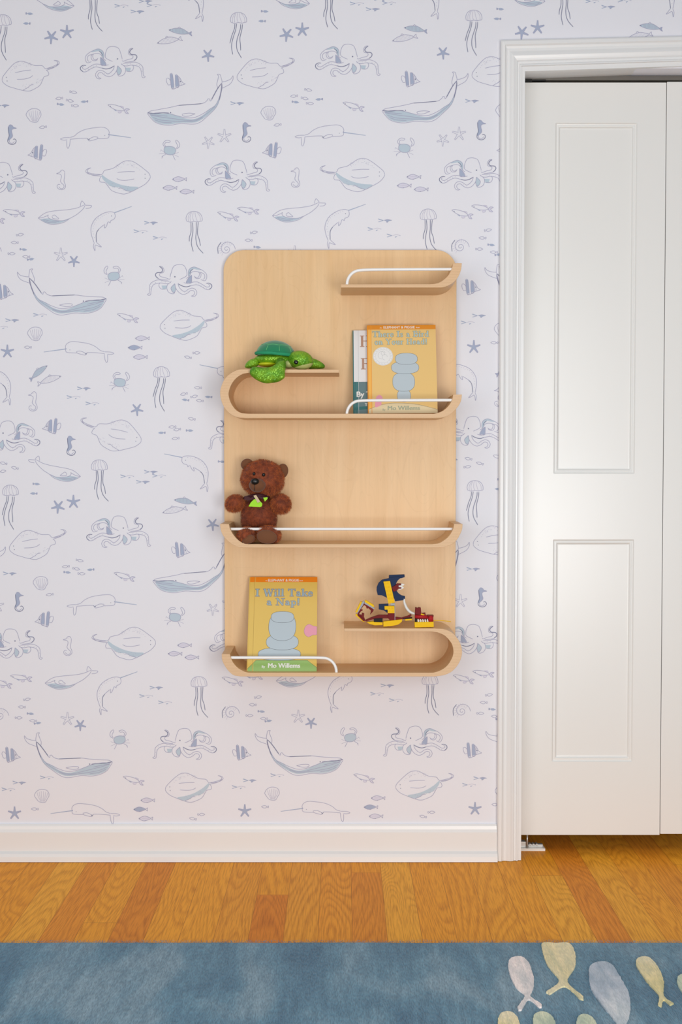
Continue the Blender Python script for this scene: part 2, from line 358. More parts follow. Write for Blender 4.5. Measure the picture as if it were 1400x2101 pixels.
spir = [(12 * 2.718 ** (0.17 * a) * math.cos(a) * 1.0, 12 * 2.718 ** (0.17 * a) * math.sin(a)) for a in [k * 0.45 for k in range(0, 29)]]
motif('nautilus', (0, 0), strokes=[spir], faint=[[(48 * math.cos(a), 48 * math.sin(a)), (92 * math.cos(a - 0.15), 92 * math.sin(a - 0.15))] for a in [math.pi * 0.75 + k * 0.33 for k in range(11)]],
  dark=[[(-95, 55), (-98, -20), (-60, -78)]])
motif('minnow', (88, 808), strokes=[[(88,808),(130,802),(200,818),(250,840),(275,870),(240,875),(180,865),(130,840),(88,808)], [(275,870),(300,850),(335,860),(300,875),(322,908),(290,900),(275,870)]],
  fills=[('P', [(222,820),(262,828),(266,850),(240,840)]), ('P', [(200,878),(210,900),(240,895),(240,875)]), ('P', [(275,870),(300,850),(335,860),(300,875),(322,908),(290,900)]), ('G', [(150,860),(185,882),(182,866)])],
  faint=[[(222,820),(262,828),(266,850)], [(200,878),(210,900),(240,895),(240,875)]], dots=[(118,823,5)])
SB = [(580,660),(620,638),(660,632),(720,658),(655,685),(610,678),(580,660)]
motif('sardine', (580, 660), strokes=[SB, [(720,658),(745,640),(740,662),(742,680),(720,658)]], faint=[[(620,658),(700,656)]], fills=[('P', SB[:-1])], dots=[(593,658,5), (655,685,4)])
motif('blue_sardine', (580, 660), strokes=[SB, [(720,658),(745,640),(740,662),(742,680),(720,658)]], fills=[('G', SB[:-1])], dots=[(593,658,6), (655,685,4)])
motif('forked_sprig', (0, 0), fills=[('G', [(-80,-19),(-72,-21),(-20,-3),(-10,0),(-20,4),(-70,-8)]), ('G', [(-78,14),(-70,20),(-22,5),(-25,0)]), ('G', [(-10,0),(30,-10),(80,0),(42,10),(20,25),(15,9)])], strokes=[[(-10,0),(30,-10),(80,0)], [(15,9),(22,24),(42,10)]])
motif('pale_sprig', (0, 0), fills=[('G', [(-80,-19),(-72,-21),(-20,-3),(-10,0),(-20,4),(-70,-8)]), ('G', [(-78,14),(-70,20),(-22,5),(-25,0)]), ('G', [(45,8),(20,25),(15,12)]), ('G', [(68,-5),(82,0),(70,5)])], faint=[[(-10,0),(30,-10),(70,-2)]])
FB = [(-42,0),(-15,-13),(12,-12),(22,0),(8,14),(-15,13)]
motif('tiny_fish', (0, 0), strokes=[[(22,0),(42,-12),(40,12),(22,0)]], fills=[('G', FB), ('G', [(22,0),(42,-12),(40,12)])])
motif('tiny_plain_fish', (0, 0), strokes=[FB + [FB[0]], [(22,0),(42,-12),(40,12),(22,0)]])

TILE = [  # motif, x, y (photo pixels of the anchor), mirrored, turn in degrees (counter-clockwise), scale
 ('octopus', 241.2, 121, 1, 0, 1), ('octopus', 497, 354, 1, 0, 1), ('octopus', 359, 568, 0, 0, 1), ('octopus', 484, 884, 0, 0, 1),
 ('whale', 350.4, 231.2, 1, 6.6, 1), ('whale', 171.4, 617.9, 0, 0, 1),
 ('small_whale', 98.75, 441.6, 0, 0, 1), ('small_whale', 145.9, 970.2, 1, -5, 1),
 ('narwhal', 143.4, 717.9, 0, 0, 1), ('narwhal', 215.2, 278.2, 1, 0, 1),
 ('curved_narwhal', 380.9, 944.3, 0, 0, 1), ('curved_narwhal', 228.9, 443.2, 1, 8.5, 1), ('curved_narwhal', 453.6, 761.6, 0, 0, 1),
 ('ray', 337.9, 666, 0, 0, 1), ('plain_ray', 13, 158.75, 0, 6, 1), ('ray', 297.9, 357.7, 1, 6.5, 1.08), ('plain_ray', 280.9, 897.5, 1, -8, 1.07),
 ('jellyfish', 398.2, 433.9, 0, 0, 1), ('leaning_jellyfish', 489.3, 25.9, 0, 0, 1), ('leaning_jellyfish', 331.3, 752.7, 0, 0, 1), ('jellyfish', 203.6, 943.75, 0, 0, 1),
 ('starfish', 105.4, 75.9, 0, 176, 1), ('starfish', 137.5, 66, 0, 0, 1), ('starfish', 426.8, 113.4, 0, -33, 0.92), ('plain_starfish', 427.7, 292, 0, 178, 0.9), ('plain_starfish', 460.7, 279.5, 0, 0, 1),
 ('plain_starfish', 125, 523, 0, 0, 1), ('starfish', 151.8, 535.7, 0, 180, 0.85), ('starfish', 15.2, 721.4, 0, 0, 0.98), ('starfish', 281.3, 840.2, 0, -33, 0.92),
 ('mackerel', 346.4, 61.6, 0, 0, 1), ('plain_mackerel', 322.3, 88.9, 0, 20, 1.08), ('mackerel', 97.3, 750, 1, 30, 0.98), ('plain_mackerel', 125.9, 771.8, 1, 9, 1.08),
 ('striped_fish', 380.4, 172.3, 0, 0, 1), ('striped_fish', 57.1, 318.2, 1, 0, 1), ('striped_fish', 27.7, 603.6, 0, 0, 1), ('striped_fish', 86.6, 879.5, 1, 0, 1),
 ('crab', 348.2, 308.9, 0, 0, 1), ('crab', 234, 567, 1, 0, 1), ('crab', 245.5, 784.8, 0, 0, 1),
 ('seahorse', 21.4, 256, 0, 0, 1), ('plain_seahorse', 128.6, 349, 1, 0, 1), ('plain_seahorse', 70.5, 803.6, 1, 0, 1), ('seahorse', 142.9, 894.6, 0, 0, 1),
 ('shell', 70.5, 223.2, 0, 0, 1), ('shell', 73.2, 671.4, 0, 0, 1), ('nautilus', 465, 511, 0, 0, 1),
 ('minnow', 221.4, 215.2, 0, 0, 1), ('minnow', 446.4, 435.7, 0, 0, 1), ('minnow', 6.25, 432, 0, 8, 1), ('minnow', 240.7, 644.3, 0, 0, 1),
 ('sardine', 353.6, 367.9, 0, 0, 1), ('sardine', 333.9, 385.7, 0, 0, 1), ('sardine', 368.8, 393.4, 0, 0, 1), ('sardine', 277.3, 694.3, 0, 0, 1), ('blue_sardine', 262.5, 713.4, 0, 0, 1), ('sardine', 273.2, 732.7, 0, 0, 1)]
for i, (x, y) in enumerate(((282,23.6),(315.2,10.7),(249,12),(309.8,457),(288.4,474.6),(327.7,488),(25,657),(82,646),(2,671),(172,796.8),(150.9,814.6),(189.3,827.7),(309.8,968),(5,216.5))):
    TILE.append(('pale_sprig' if i in (1, 2, 4, 5, 7, 8, 10, 11) else 'forked_sprig', x, y, 0, 0, 1))
for x, y in ((60.7,28.2),(54.5,48.2),(172.9,208.6),(125,214.3),(48.6,512),(63.4,531.8),(380.4,820.5),(427.7,814.3),(389.6,883.4),(331.8,888),(455.4,947.3)):
    TILE.append(('tiny_fish', x, y, _rd.random() < 0.4, _rd.uniform(-8, 8), 1))
for x, y in ((150.9,189.3),(121.4,202),(143.8,206.8),(154.5,217),(87.9,261),(41.4,481.6),(30,497.7),(24,520.5),(53.6,526.8),(57,712.5),(403.6,724),(385.7,733),(406.3,795.5),(377.3,808.4),(398.8,813.4),(409.8,822),(393.4,859.3),(353.6,875.9),(363.4,881.3),(360.2,899.6),(7,950.4),(30.4,960),(5.4,967)):
    TILE.append(('tiny_plain_fish', x, y, _rd.random() < 0.4, _rd.uniform(-14, 14), 1))
a_, s_, f_, d_, k_, t_ = M['ray']; M['plain_ray'] = (a_, s_, (), d_, k_, t_)

XO = P(1062, 1000).x            # left edge of the closet opening (wall)
ZO = P(1200, 150).z + 0.012     # top of the opening
WX0, WX1, WZ1 = -1.75, 1.75, 2.44
XCAS = P(1040, 1000).x; ZCAS = P(1040, 112).z
UV_U = P(613.5, 433.3) - P(133, 438); UV_V = P(246, 1518) - P(234, 567)
UV_V = Vector((UV_V.x, 0, UV_V.z))
def inside(x, z):
    if x < WX0 or x > WX1 or z < 0.05 or z > WZ1: return False
    return x < XCAS or z > ZCAS
bm = bmesh.new()
add_box(bm, (WX0, 0, 0), (XO, 0.11, WZ1)); add_box(bm, (XO, 0, ZO), (WX1, 0.11, WZ1))
MI = {'B': 4, 'G': 5, 'P': 6}
SC = 0.00126 / 5.6
def decal_poly(pts, y, mi):
    if not all(inside(p[0], p[1]) for p in pts):
        # clip against the covered edge
        def clip(poly, f):
            out = []
            for i in range(len(poly)):
                a, b_ = poly[i - 1], poly[i]; fa, fb = f(a), f(b_)
                if (fa >= 0) != (fb >= 0):
                    t = fa / (fa - fb); out.append((a[0] + (b_[0] - a[0]) * t, a[1] + (b_[1] - a[1]) * t))
                if fb >= 0: out.append(b_)
            return out
        zc = sum(p[1] for p in pts) / len(pts); 
        pts = clip(pts, lambda p: p[1] - 0.05)
        if len(pts) > 2: pts = clip(pts, lambda p: WZ1 - p[1])
        if len(pts) > 2: pts = clip(pts, (lambda p: p[1] - ZCAS) if zc > ZCAS else (lambda p: XCAS - p[0]))
        if len(pts) < 3: return
    try:
        f = bm.faces.new([bm.verts.new((p[0], y, p[1])) for p in pts]); f.material_index = mi
    except ValueError: pass
LAY = [0]
def decal_stroke(pts, w, y, mi):
    LAY[0] = (LAY[0] + 1) % 80; y -= LAY[0] * 1.1e-6
    n = len(pts); L = []
    for i, p in enumerate(pts):
        t = pts[min(i + 1, n - 1)] - pts[max(i - 1, 0)]
        if t.length < 1e-9: t = Vector((1, 0))
        t.normalize(); k = 1.0 if 0 < i < n - 1 else 0.55
        nn = Vector((-t.y, t.x)) * w * 0.5 * k; L.append((p - nn, p + nn))
    prev = None
    for i in range(n):
        ok = inside(pts[i].x, pts[i].y)
        cur = (bm.verts.new((L[i][0].x, y, L[i][0].y)), bm.verts.new((L[i][1].x, y, L[i][1].y))) if ok else None
        if prev and cur:
            bm.faces.new((prev[0], prev[1], cur[1], cur[0])).material_index = mi
        prev = cur
NCOPY = 0
for name, ax, ay, mir, turn, sc in TILE:
    anchor, strokes, fills, dots, dark, faint = M[name]
    base = P(ax, ay)
    ca, sa = math.cos(math.radians(turn)), math.sin(math.radians(turn))
    def T(p, o):
        x = (p[0] - anchor[0]) * (-1 if mir else 1) * SC * sc; z = -(p[1] - anchor[1]) * SC * sc
        return Vector((o.x + x * ca - z * sa, o.z + x * sa + z * ca))
    for iu in range(-3, 4):
        for iv in range(-1, 3):
            o = base + UV_U * iu + UV_V * iv
            if not (WX0 - 0.1 < o.x < WX1 + 0.1 and -0.1 < o.z < WZ1 + 0.15): continue
            if o.x > 1.1 or o.x < -1.25: continue
            NCOPY += 1
            for key, poly in fills: decal_poly([T(p, o).to_tuple() for p in catmull([(a, c, 0) for a, c in poly], 14 if name not in ('starfish',) else 999, True)] if len(poly) > 6 and name != 'starfish' else [T(p, o).to_tuple() for p in poly], -0.0003, MI[key])
            for grp, w, yy, mi in ((faint, 0.0010, -0.0005, 3), (strokes, 0.00115, -0.0006, 1), (dark, 0.0015, -0.0007, 2)):
                for s in grp:
                    pp = [(a, c, 0) for a, c in s]
                    cc = catmull(pp, 9) if (len(pp) > 2 and 'starfish' not in name) else [Vector(q) for q in pp]
                    decal_stroke([T(q, o) for q in cc], w, yy, mi)
            for dx, dy, r_ in dots:
                q = T((dx, dy), o); rr_ = r_ * SC
                decal_poly([(q.x + rr_ * math.cos(k * math.pi / 3), q.y + rr_ * math.sin(k * math.pi / 3)) for k in range(6)], -0.0008, 2 if r_ > 3.5 else 1)
# fine seam where two strips of paper meet
wall = struct(obj('wall_back', bm, [PAPER, LINE, LINE2, LINE3, FILLB, FILLG, FILLP], recalc=False))

# ------------------------------------------------------------------ floor
FLOORM = newmat('oak_strip_floor', rgb(214, 140, 50), 0.45, spec=0.08)
b = NB(FLOORM)
PWID = 0.0757; X0 = P(482, 1768).x
tc = b.n('ShaderNodeTexCoord'); sep = b.n('ShaderNodeSeparateXYZ'); b.l(tc, 'Object', sep, 'Vector')
def mth(op, a, bb=None, c=None):
    m_ = b.n('ShaderNodeMath', _operation=op)
    for i, v in enumerate((a, bb, c)):
        if v is None: continue
        if isinstance(v, tuple): b.t.links.new(v[0].outputs[v[1]], m_.inputs[i])
        else: m_.inputs[i].default_value = v
    return (m_, 'Value')
u = mth('DIVIDE', mth('SUBTRACT', (sep, 'X'), X0), PWID); idx = mth('FLOOR', u); fru = mth('FRACT', u)
wn = b.n('ShaderNodeTexWhiteNoise', _noise_dimensions='1D'); b.t.links.new(idx[0].outputs[0], wn.inputs['W'])
v_ = mth('ADD', mth('DIVIDE', (sep, 'Y'), 3.4), mth('MULTIPLY', (wn, 'Value'), 7.3)); idv = mth('FLOOR', v_); frv = mth('FRACT', v_)
wn2 = b.n('ShaderNodeTexWhiteNoise', _noise_dimensions='2D'); cmb = b.n('ShaderNodeCombineXYZ')
b.t.links.new(idx[0].outputs[0], cmb.inputs[0]); b.t.links.new(idv[0].outputs[0], cmb.inputs[1]); b.l(cmb, 'Vector', wn2, 'Vector')
# grain coordinates, shifted board by board
cg = b.n('ShaderNodeCombineXYZ')
b.t.links.new(mth('ADD', mth('MULTIPLY', (sep, 'X'), 7.0), mth('MULTIPLY', (wn2, 'Value'), 91.0))[0].outputs[0], cg.inputs[0])
b.t.links.new(mth('ADD', mth('MULTIPLY', (sep, 'Y'), 0.8), mth('MULTIPLY', (wn2, 'Value'), 37.0))[0].outputs[0], cg.inputs[1])
ng = b.n('ShaderNodeTexNoise', Scale=1.0, Detail=1.0, Distortion=0.6); b.l(cg, 'Vector', ng, 'Vector')
gr = mth('FRACT', mth('MULTIPLY', (ng, 'Fac'), 30.0))
rg_ = b.ramp([(0.0, (0.74, 0.64, 0.5, 1)), (0.22, (1, 1, 1, 1)), (0.6, (1, 1, 1, 1)), (1.0, (0.74, 0.64, 0.5, 1))]); b.t.links.new(gr[0].outputs[0], rg_.inputs[0])
cf = b.n('ShaderNodeCombineXYZ')
b.t.links.new(mth('MULTIPLY', (sep, 'X'), 420.0)[0].outputs[0], cf.inputs[0]); b.t.links.new(mth('MULTIPLY', (sep, 'Y'), 14.0)[0].outputs[0], cf.inputs[1])
nf = b.n('ShaderNodeTexNoise', Scale=1.0, Detail=3.0); b.l(cf, 'Vector', nf, 'Vector')
rf = b.ramp([(0.36, (0.74, 0.66, 0.52, 1)), (0.54, (1.02, 1.02, 1.02, 1))]); b.l(nf, 'Fac', rf, 'Fac')
rc = b.ramp([(0.0, rgb(232, 144, 42)), (0.3, rgb(246, 168, 46)), (0.55, rgb(242, 160, 38)), (0.85, rgb(248, 176, 54)), (1.0, rgb(226, 136, 36))]); b.l(wn2, 'Value', rc, 'Fac')
x1 = b.mix(0.62, (rc, 'Color'), (rg_, 'Color'), 'MULTIPLY'); x2 = b.mix(0.8, (x1, 2), (rf, 'Color'), 'MULTIPLY')
edge = mth('LESS_THAN', mth('MINIMUM', mth('MINIMUM', fru, mth('SUBTRACT', 1.0, fru)), mth('MULTIPLY', frv, 20.0)), 0.006)
x3 = b.mix(edge, (x2, 2), rgb(168, 96, 22)); x3.inputs[0].default_value = 0
b.t.links.new(edge[0].outputs[0], x3.inputs[0])
b.l(x3, 2, b.b, 'Base Color'); b.bump(nf, 'Fac', 0.06, 0.0005)
bm = bmesh.new(); add_box(bm, (-3, -5.5, -0.05), (3, 0.75, 0.0)); struct(obj('floor', bm, FLOORM))

# ------------------------------------------------------------------ baseboard
bm = bmesh.new()
zt = P(500, 1693, -0.014).z
prof = [(0, zt), (-0.006, zt), (-0.009, zt - 0.004), (-0.011, zt - 0.012), (-0.0145, zt - 0.019), (-0.0145, 0.026), (-0.017, 0.0245), (-0.0225, 0.021), (-0.026, 0.014), (-0.0275, 0.001), (0, 0.001)]
xb0, xb1 = WX0, P(1021, 1730, -0.02).x
ra = [bm.verts.new((xb0, y, z)) for y, z in prof]; rb = [bm.verts.new((xb1, y, z)) for y, z in prof]
for i in range(len(prof)): bm.faces.new((ra[i], ra[(i + 1) % len(prof)], rb[(i + 1) % len(prof)], rb[i]))
bm.faces.new(ra); bm.faces.new(rb)
struct(obj('baseboard_back', bm, WHITE_TRIM))

# ------------------------------------------------------------------ door casing
CASY = -0.02
xl = P(1024, 1000, -0.012).x; xr = P(1074.5, 1000, CASY).x
wc = xr - xl
# profile across the casing: (offset from outer edge 0..1, y)
cprof = [(0, -0.001), (0, -0.017), (0.05, -0.020), (0.16, -0.0205), (0.20, -0.0165), (0.27, -0.014), (0.36, -0.0145), (0.44, -0.0175), (0.52, -0.0195), (0.60, -0.0175), (0.66, -0.0165), (0.70, -0.0125), (0.76, -0.0125), (0.80, -0.016), (0.84, -0.0165), (0.845, -0.0105), (1.0, -0.0105), (1.0, 0.0)]
hz0 = P(1025, 82, -0.018).z; hz1 = P(1400, 73.5, -0.018).z; lz0 = P(1075, 146, -0.012).z; lz1 = P(1400, 135, -0.012).z
sl_t = (hz1 - hz0) / (P(1400, 80).x - P(1025, 80).x); sl_b = (lz1 - lz0) / (P(1400, 80).x - P(1075, 80).x)
bm = bmesh.new()
rows = []
for (t, y) in cprof:
    xa = xl + t * wc
    ztop_l = hz0 + (lz0 - hz0) * t          # mitre
    xe = WX1
    ztop_r = (hz0 + sl_t * (xe - xl)) * (1 - t) + (lz0 + sl_b * (xe - xr)) * t
    rows.append([bm.verts.new((xa, y, 0.001)), bm.verts.new((xa, y, ztop_l)), bm.verts.new((xe, y, ztop_r))])
for i in range(len(rows)):
    a, c = rows[i], rows[(i + 1) % len(rows)]
    for k in range(2): bm.faces.new((a[k], a[k + 1], c[k + 1], c[k]))
struct(obj('trim_1', bm, WHITE_TRIM))
# jamb: side board and head board
DY = 0.055
bm = bmesh.new()
add_box(bm, (xr - 0.018, 0.0, 0.001), (xr - 0.003, 0.11, lz0 + 0.006)); 
add_prism(bm, [(xr - 0.003, lz0 + 0.001), (WX1, lz0 + 0.001 + sl_b * (WX1 - xr)), (WX1, lz0 + 0.05 + sl_b * (WX1 - xr)), (xr - 0.003, lz0 + 0.02)], 0.0, 0.11)
struct(obj('trim_2', bm, WHITE_TRIM))
# closet interior
DARKW = newmat('closet_plaster', rgb(200, 196, 190), 0.8)
bm = bmesh.new(); add_box(bm, (xr - 0.5, 0.70, 0), (WX1, 0.75, WZ1)); add_box(bm, (xr - 0.5, 0.11, 0), (xr - 0.45, 0.70, WZ1)); add_box(bm, (WX1, 0.0, 0), (WX1 + 0.05, 0.75, WZ1)); add_box(bm, (xr - 0.5, 0.11, WZ1), (WX1 + 0.05, 0.75, WZ1 + 0.05))
struct(obj('wall_closet', bm, DARKW))
bm = bmesh.new(); tz = P(1200, 164.5, DY).z
TRK = newmat('grey_track_metal', rgb(120, 116, 110), 0.5, 0.6)
add_box(bm, (xr, DY + 0.004, tz + 0.001), (WX1, DY + 0.03, tz + 0.012)); struct(obj('trim_3', bm, TRK))

# ------------------------------------------------------------------ bifold door leaves
def leaf(parent, x0, x1, ztop, zbot, panels, name='panel_leaf', slant=0.0):
    """slab with recessed moulded panels; front at y=DY."""
    bm = bmesh.new(); th = 0.034
    # steps inward: (inset, y)
    steps = [(0, 0), (0.0035, 0.0045), (0.006, 0.0035), (0.009, 0.003), (0.0125, 0.0075), (0.0145, 0.0078)]
    xs = [x0] + [panels[0][0], panels[0][1]] + [x1]
    zs = [zbot]
    for p in sorted(panels, key=lambda q: q[2]): zs += [p[2], p[3]]
    zs.append(ztop)
    g = [[bm.verts.new((x + (slant * (z - zbot) if x == x1 else 0), DY, z)) for x in xs] for z in zs]
    for j in range(len(zs) - 1):
        for i in range(3):
            q = [g[j][i], g[j][i + 1], g[j + 1][i + 1], g[j + 1][i]]
            if i == 1 and j % 2 == 1:
                prev = q; xa, xb, za, zb = xs[1], xs[2], zs[j], zs[j + 1]
                for ins, yy in steps[1:]:
                    cur = [bm.verts.new(p) for p in ((xa + ins, DY + yy, za + ins), (xb - ins, DY + yy, za + ins), (xb - ins, DY + yy, zb - ins), (xa + ins, DY + yy, zb - ins))]
                    for k in range(4): bm.faces.new((prev[k], prev[(k + 1) % 4], cur[(k + 1) % 4], cur[k]))
                    prev = cur
                bm.faces.new(prev)
            else: bm.faces.new(q)
    sx = slant * (ztop - zbot)
    c = [(x0, zbot), (x1, zbot), (x1 + sx, ztop), (x0, ztop)]
    fr = [bm.verts.new((x, DY, z)) for x, z in c]; bk = [bm.verts.new((x, DY + th, z)) for x, z in c]
    for k in range(4): bm.faces.new((fr[k], fr[(k + 1) % 4], bk[(k + 1) % 4], bk[k]))
    bm.faces.new(bk)
    bmesh.ops.remove_doubles(bm, verts=bm.verts, dist=1e-5)
    o = obj(name, bm, DOORP, parent)
    bv = o.modifiers.new('bevel', 'BEVEL'); bv.width = 0.001; bv.segments = 1; bv.limit_method = 'ANGLE'; bv.angle_limit = math.radians(60)
    return o
zt_ = P(1200, 169.5, DY).z; zb_ = P(1200, 1713, DY).z
dx0 = P(1073.0, 1000, DY).x; dx1 = P(1354.5, 1713 , DY).x - 0.0008
dxp0 = P(1136, 1000, DY).x; dxp1 = P(1302.5, 1000, DY).x
pans = [(dxp0, dxp1, P(1200, 972, DY).z, P(1200, 252, DY).z), (dxp0, dxp1, P(1200, 1563, DY).z, P(1200, 1107, DY).z)]
d1 = struct(empty('door_1', (dx0, DY, 0)))
lf = leaf(None, 0, dx1 - dx0, zt_, zb_, [(a - dx0, c - dx0, z0, z1) for a, c, z0, z1 in pans]); lf.parent = d1; lf.location = (0, -DY, 0)
d2 = struct(empty('door_2', (dx1 + 0.0018, DY, 0)))
off = dx1 - dx0 + 0.003
lf = leaf(None, 0, dx1 - dx0, zt_ + 0.002, zb_ + 0.003, [(0.078, 0.29, z0, z1) for a, c, z0, z1 in pans]); lf.parent = d2; lf.location = (0, -DY, 0)
STEEL = newmat('zinc_bracket', rgb(205, 208, 208), 0.3, 0.7); PAINTED = newmat('white_bracket_plate', rgb(235, 232, 225), 0.35); BLK = newmat('black_steel', rgb(22, 22, 22), 0.4, 0.5)
bm = bmesh.new()
px1 = P(1121, 1735, 0.06).x - dx0
add_box(bm, (-0.003, 0.018 - 0.0, 0.0), (px1, 0.045, 0.007), 1)
add_box(bm, (-0.003, 0.030, 0.007), (0.018, 0.05, 0.022), 0); add_box(bm, (0.024, 0.032, 0.007), (px1 - 0.004, 0.046, 0.014), 0)
for k in range(3): add_box(bm, (0.026 + k * 0.009, 0.028, 0.012), (0.031 + k * 0.009, 0.046, 0.017), 0)
o = obj('floor_pivot_bracket', bm, [STEEL, PAINTED], d1, bevel=0.0008); o.location = (0, 0, 0)
bm = bmesh.new(); add_tube(bm, [(0.020, 0.022, 0.007), (0.020, 0.022, zb_)], 0.0022); obj('pivot_pin', bm, STEEL, d1)
bm = bmesh.new(); add_box(bm, (-0.002, -0.004, zt_ + 0.001), (0.018, 0.012, zt_ + 0.008)); add_box(bm, (0.018, 0.0, zt_ + 0.004), (0.055, 0.01, zt_ + 0.008)); obj('top_pivot_bracket', bm, BLK, d1)

# ------------------------------------------------------------------ wall shelf
PY = -0.022            # front face of the back panel
YF = PY - 0.150        # front edge of the shelves
sh = empty('wall_shelf', (P(698, 1370, PY).x, 0, P(698, 1370, PY).z))
tag(sh, 'tall rounded birch plywood wall shelf with four curved ledges and white rails', 'shelf')
so = sh.location.copy()
def sobj(name, bm, mats, **kw):
    o = obj(name, bm, mats, sh, **kw); o.location = (-so.x, -so.y, -so.z); return o
bm = bmesh.new()
pl, pr = P(460, 900, PY).x, P(936, 900, PY).x; pt = P(698, 513, PY).z; pb = P(698, 1371, PY).z
def rr(x0, x1, z0, z1, r, n=14):
    out = []
    for cx, cz, a0 in ((x1 - r, z1 - r, 0), (x0 + r, z1 - r, 90), (x0 + r, z0 + r, 180), (x1 - r, z0 + r, 270)):
        for k in range(n + 1):
            a = math.radians(a0 + 90 * k / n); out.append((cx + r * math.cos(a), cz + r * math.sin(a)))
    return out
add_prism(bm, rr(pl, pr, pb, pt, 0.052), PY, -0.004)
for f in bm.faces:
    if abs(f.calc_center_median().y - PY) > 0.001: f.material_index = 1
sobj('back_panel', bm, [BIRCH, PLY], bevel=0.0008)
def cmp(*segs):
    """outline pieces; a list is smoothed, a tuple is a corner."""
    out = []
    for s in segs:
        if isinstance(s, list): out += [(p.x, p.y) for p in catmull([(a, c, 0) for a, c in s], 2.0)]
        else: out.append(s)
    return out
ledges = [
 cmp((700, 590), (700, 583.5), [(885, 583.2), (896, 581.5), (906, 577.5), (918, 567.5), (925, 557), (928.3, 549), (930, 540)], [(948, 540), (946.5, 553), (941, 567), (932.5, 578), (922, 585), (910, 589.2), (898, 590)]),
 cmp((696, 764.7), (696, 758.5), [(505, 757.5), (490, 758.5), (473.4, 766), (460.4, 779), (453, 797), (452, 809), (454.9, 823.6), (461.4, 837.4), (473.4, 849.6), (488.3, 856.4), (503, 857.8)],
     [(895, 857.8), (908, 856.8), (922.8, 851), (937.7, 837.3), (946, 823.4), (948.3, 809.5)], [(930.3, 809.5), (927.5, 821.6), (920, 833.6), (908, 843.5), (893, 848.5), (884, 848.8)],
     [(510, 848.8), (495.7, 847.2), (484.6, 841.2), (475.3, 829), (469.9, 814.3), (469.9, 803), (475.3, 788.3), (484.6, 776.2), (497.6, 767.7), (512, 764.8)]),
 cmp([(451.4, 1075), (454.3, 1091), (461.4, 1103.6), (475.7, 1116.2), (490, 1122.6), (503, 1123.8)], [(900, 1123.8), (915, 1121.6), (928, 1116.3), (937.5, 1108), (943.6, 1098), (948.4, 1086.6), (949.7, 1075.3)],
     [(932, 1075), (931, 1082), (928, 1090), (921.1, 1100.3), (911, 1109), (900.6, 1114.6), (888, 1116.5)], [(510, 1116.5), (497.1, 1113.4), (485.7, 1105), (477.1, 1094.3), (472.1, 1084.3), (470, 1075.4)]),
 cmp([(455, 1342), (456, 1354), (462, 1367), (470, 1377.5), (480, 1385.5), (495, 1388)], [(893, 1388), (912, 1385), (927, 1378), (938.8, 1365.7), (946.5, 1350.3), (948.4, 1335), (945, 1321), (937.5, 1308), (927, 1297.5), (911.8, 1291), (893, 1289.4)],
     (706.4, 1289.4), (706.4, 1295.8), [(886, 1295.9), (898.3, 1297.8), (911.8, 1303.5), (921.4, 1312.7), (928.2, 1323.3), (930.7, 1336.8), (928.2, 1349), (919.5, 1363.8), (908, 1373.4), (892.5, 1379.4), (880, 1380.3)],
     [(520, 1380.3), (507, 1379.5), (498, 1376), (488, 1370), (479, 1360), (474, 1350), (472, 1342)])]
for L in ledges:
    bm = bmesh.new(); pts = [(P(x, y, YF).x, P(x, y, YF).z) for x, y in L]
    add_prism(bm, pts, YF, PY - 0.0002)
    bmesh.ops.recalc_face_normals(bm, faces=bm.faces)
    for f in bm.faces:
        if abs(f.normal.y) > 0.9: f.material_index = 1
        else: f.smooth = False
    sobj('curved_ledge', bm, [BIRCHX, PLY], bevel=0.0006)
RY = YF + 0.008
def rail(pts, RY=RY):
    bm = bmesh.new(); q = catmull([P(x, y, RY) for x, y in pts], 0.004)
    add_tube(bm, q, 0.0036, 14); sobj('rail', bm, RAILM)
def arc(cx, cy, r, a0, a1, n=9): return [(cx + r * math.cos(math.radians(a0 + (a1 - a0) * k / n)), cy - r * math.sin(math.radians(a0 + (a1 - a0) * k / n))) for k in range(n + 1)]
rail([(929, 552.5), (850, 552.8), (760, 553.6)] + arc(741, 583, 28.5, 95, 180)[1:] + [(712.5, 586)])
rail([(929, 821), (850, 821.3), (760, 821.7)] + arc(740, 850, 28, 95, 180)[1:] + [(712, 851)])
rail([(471.5, 1085.5), (600, 1085.5), (800, 1085.5), (931, 1085.5)], YF + 0.022)
rail([(473, 1349.3), (550, 1349.3), (640, 1349.3)] + arc(662, 1378, 28.5, 85, 0)[1:] + [(690.5, 1382)])

# ------------------------------------------------------------------ lettering
def text_mesh(bm, body, height, M4, mi, bold=0.0, align='CENTER', squeeze=1.0):
    cu = bpy.data.curves.new('t', 'FONT'); cu.body = body; cu.size = 1.0; cu.align_x = align; cu.resolution_u = 4
    to = bpy.data.objects.new('t', cu); C.objects.link(to)
    dg = bpy.context.evaluated_depsgraph_get(); dg.update()
    me = bpy.data.meshes.new_from_object(to.evaluated_get(dg))
    base = [v.co.copy() for v in me.vertices]
    vs = [bm.verts.new(M4 @ Vector((c.x * height * squeeze * 1.38, 0, c.y * height * 1.38))) for c in base]
    layers = [vs]
    if bold:
        for k, dx in enumerate((-bold, bold, -bold / 2, bold / 2)):
            layers.append([bm.verts.new(M4 @ Vector(((c.x + dx) * height * squeeze * 1.38, -1.2e-5 * (k + 1), (c.y + (0.4 * bold if k % 2 else -0.2 * bold)) * height * 1.38))) for c in base])
    for lv in layers:
        for p in me.polygons:
            try: bm.faces.new([lv[i] for i in p.vertices]).material_index = mi
            except ValueError: pass
    bpy.data.objects.remove(to); bpy.data.curves.remove(cu); bpy.data.meshes.remove(me)
K, H_, N_ = 0.19, 0.12, 0.065
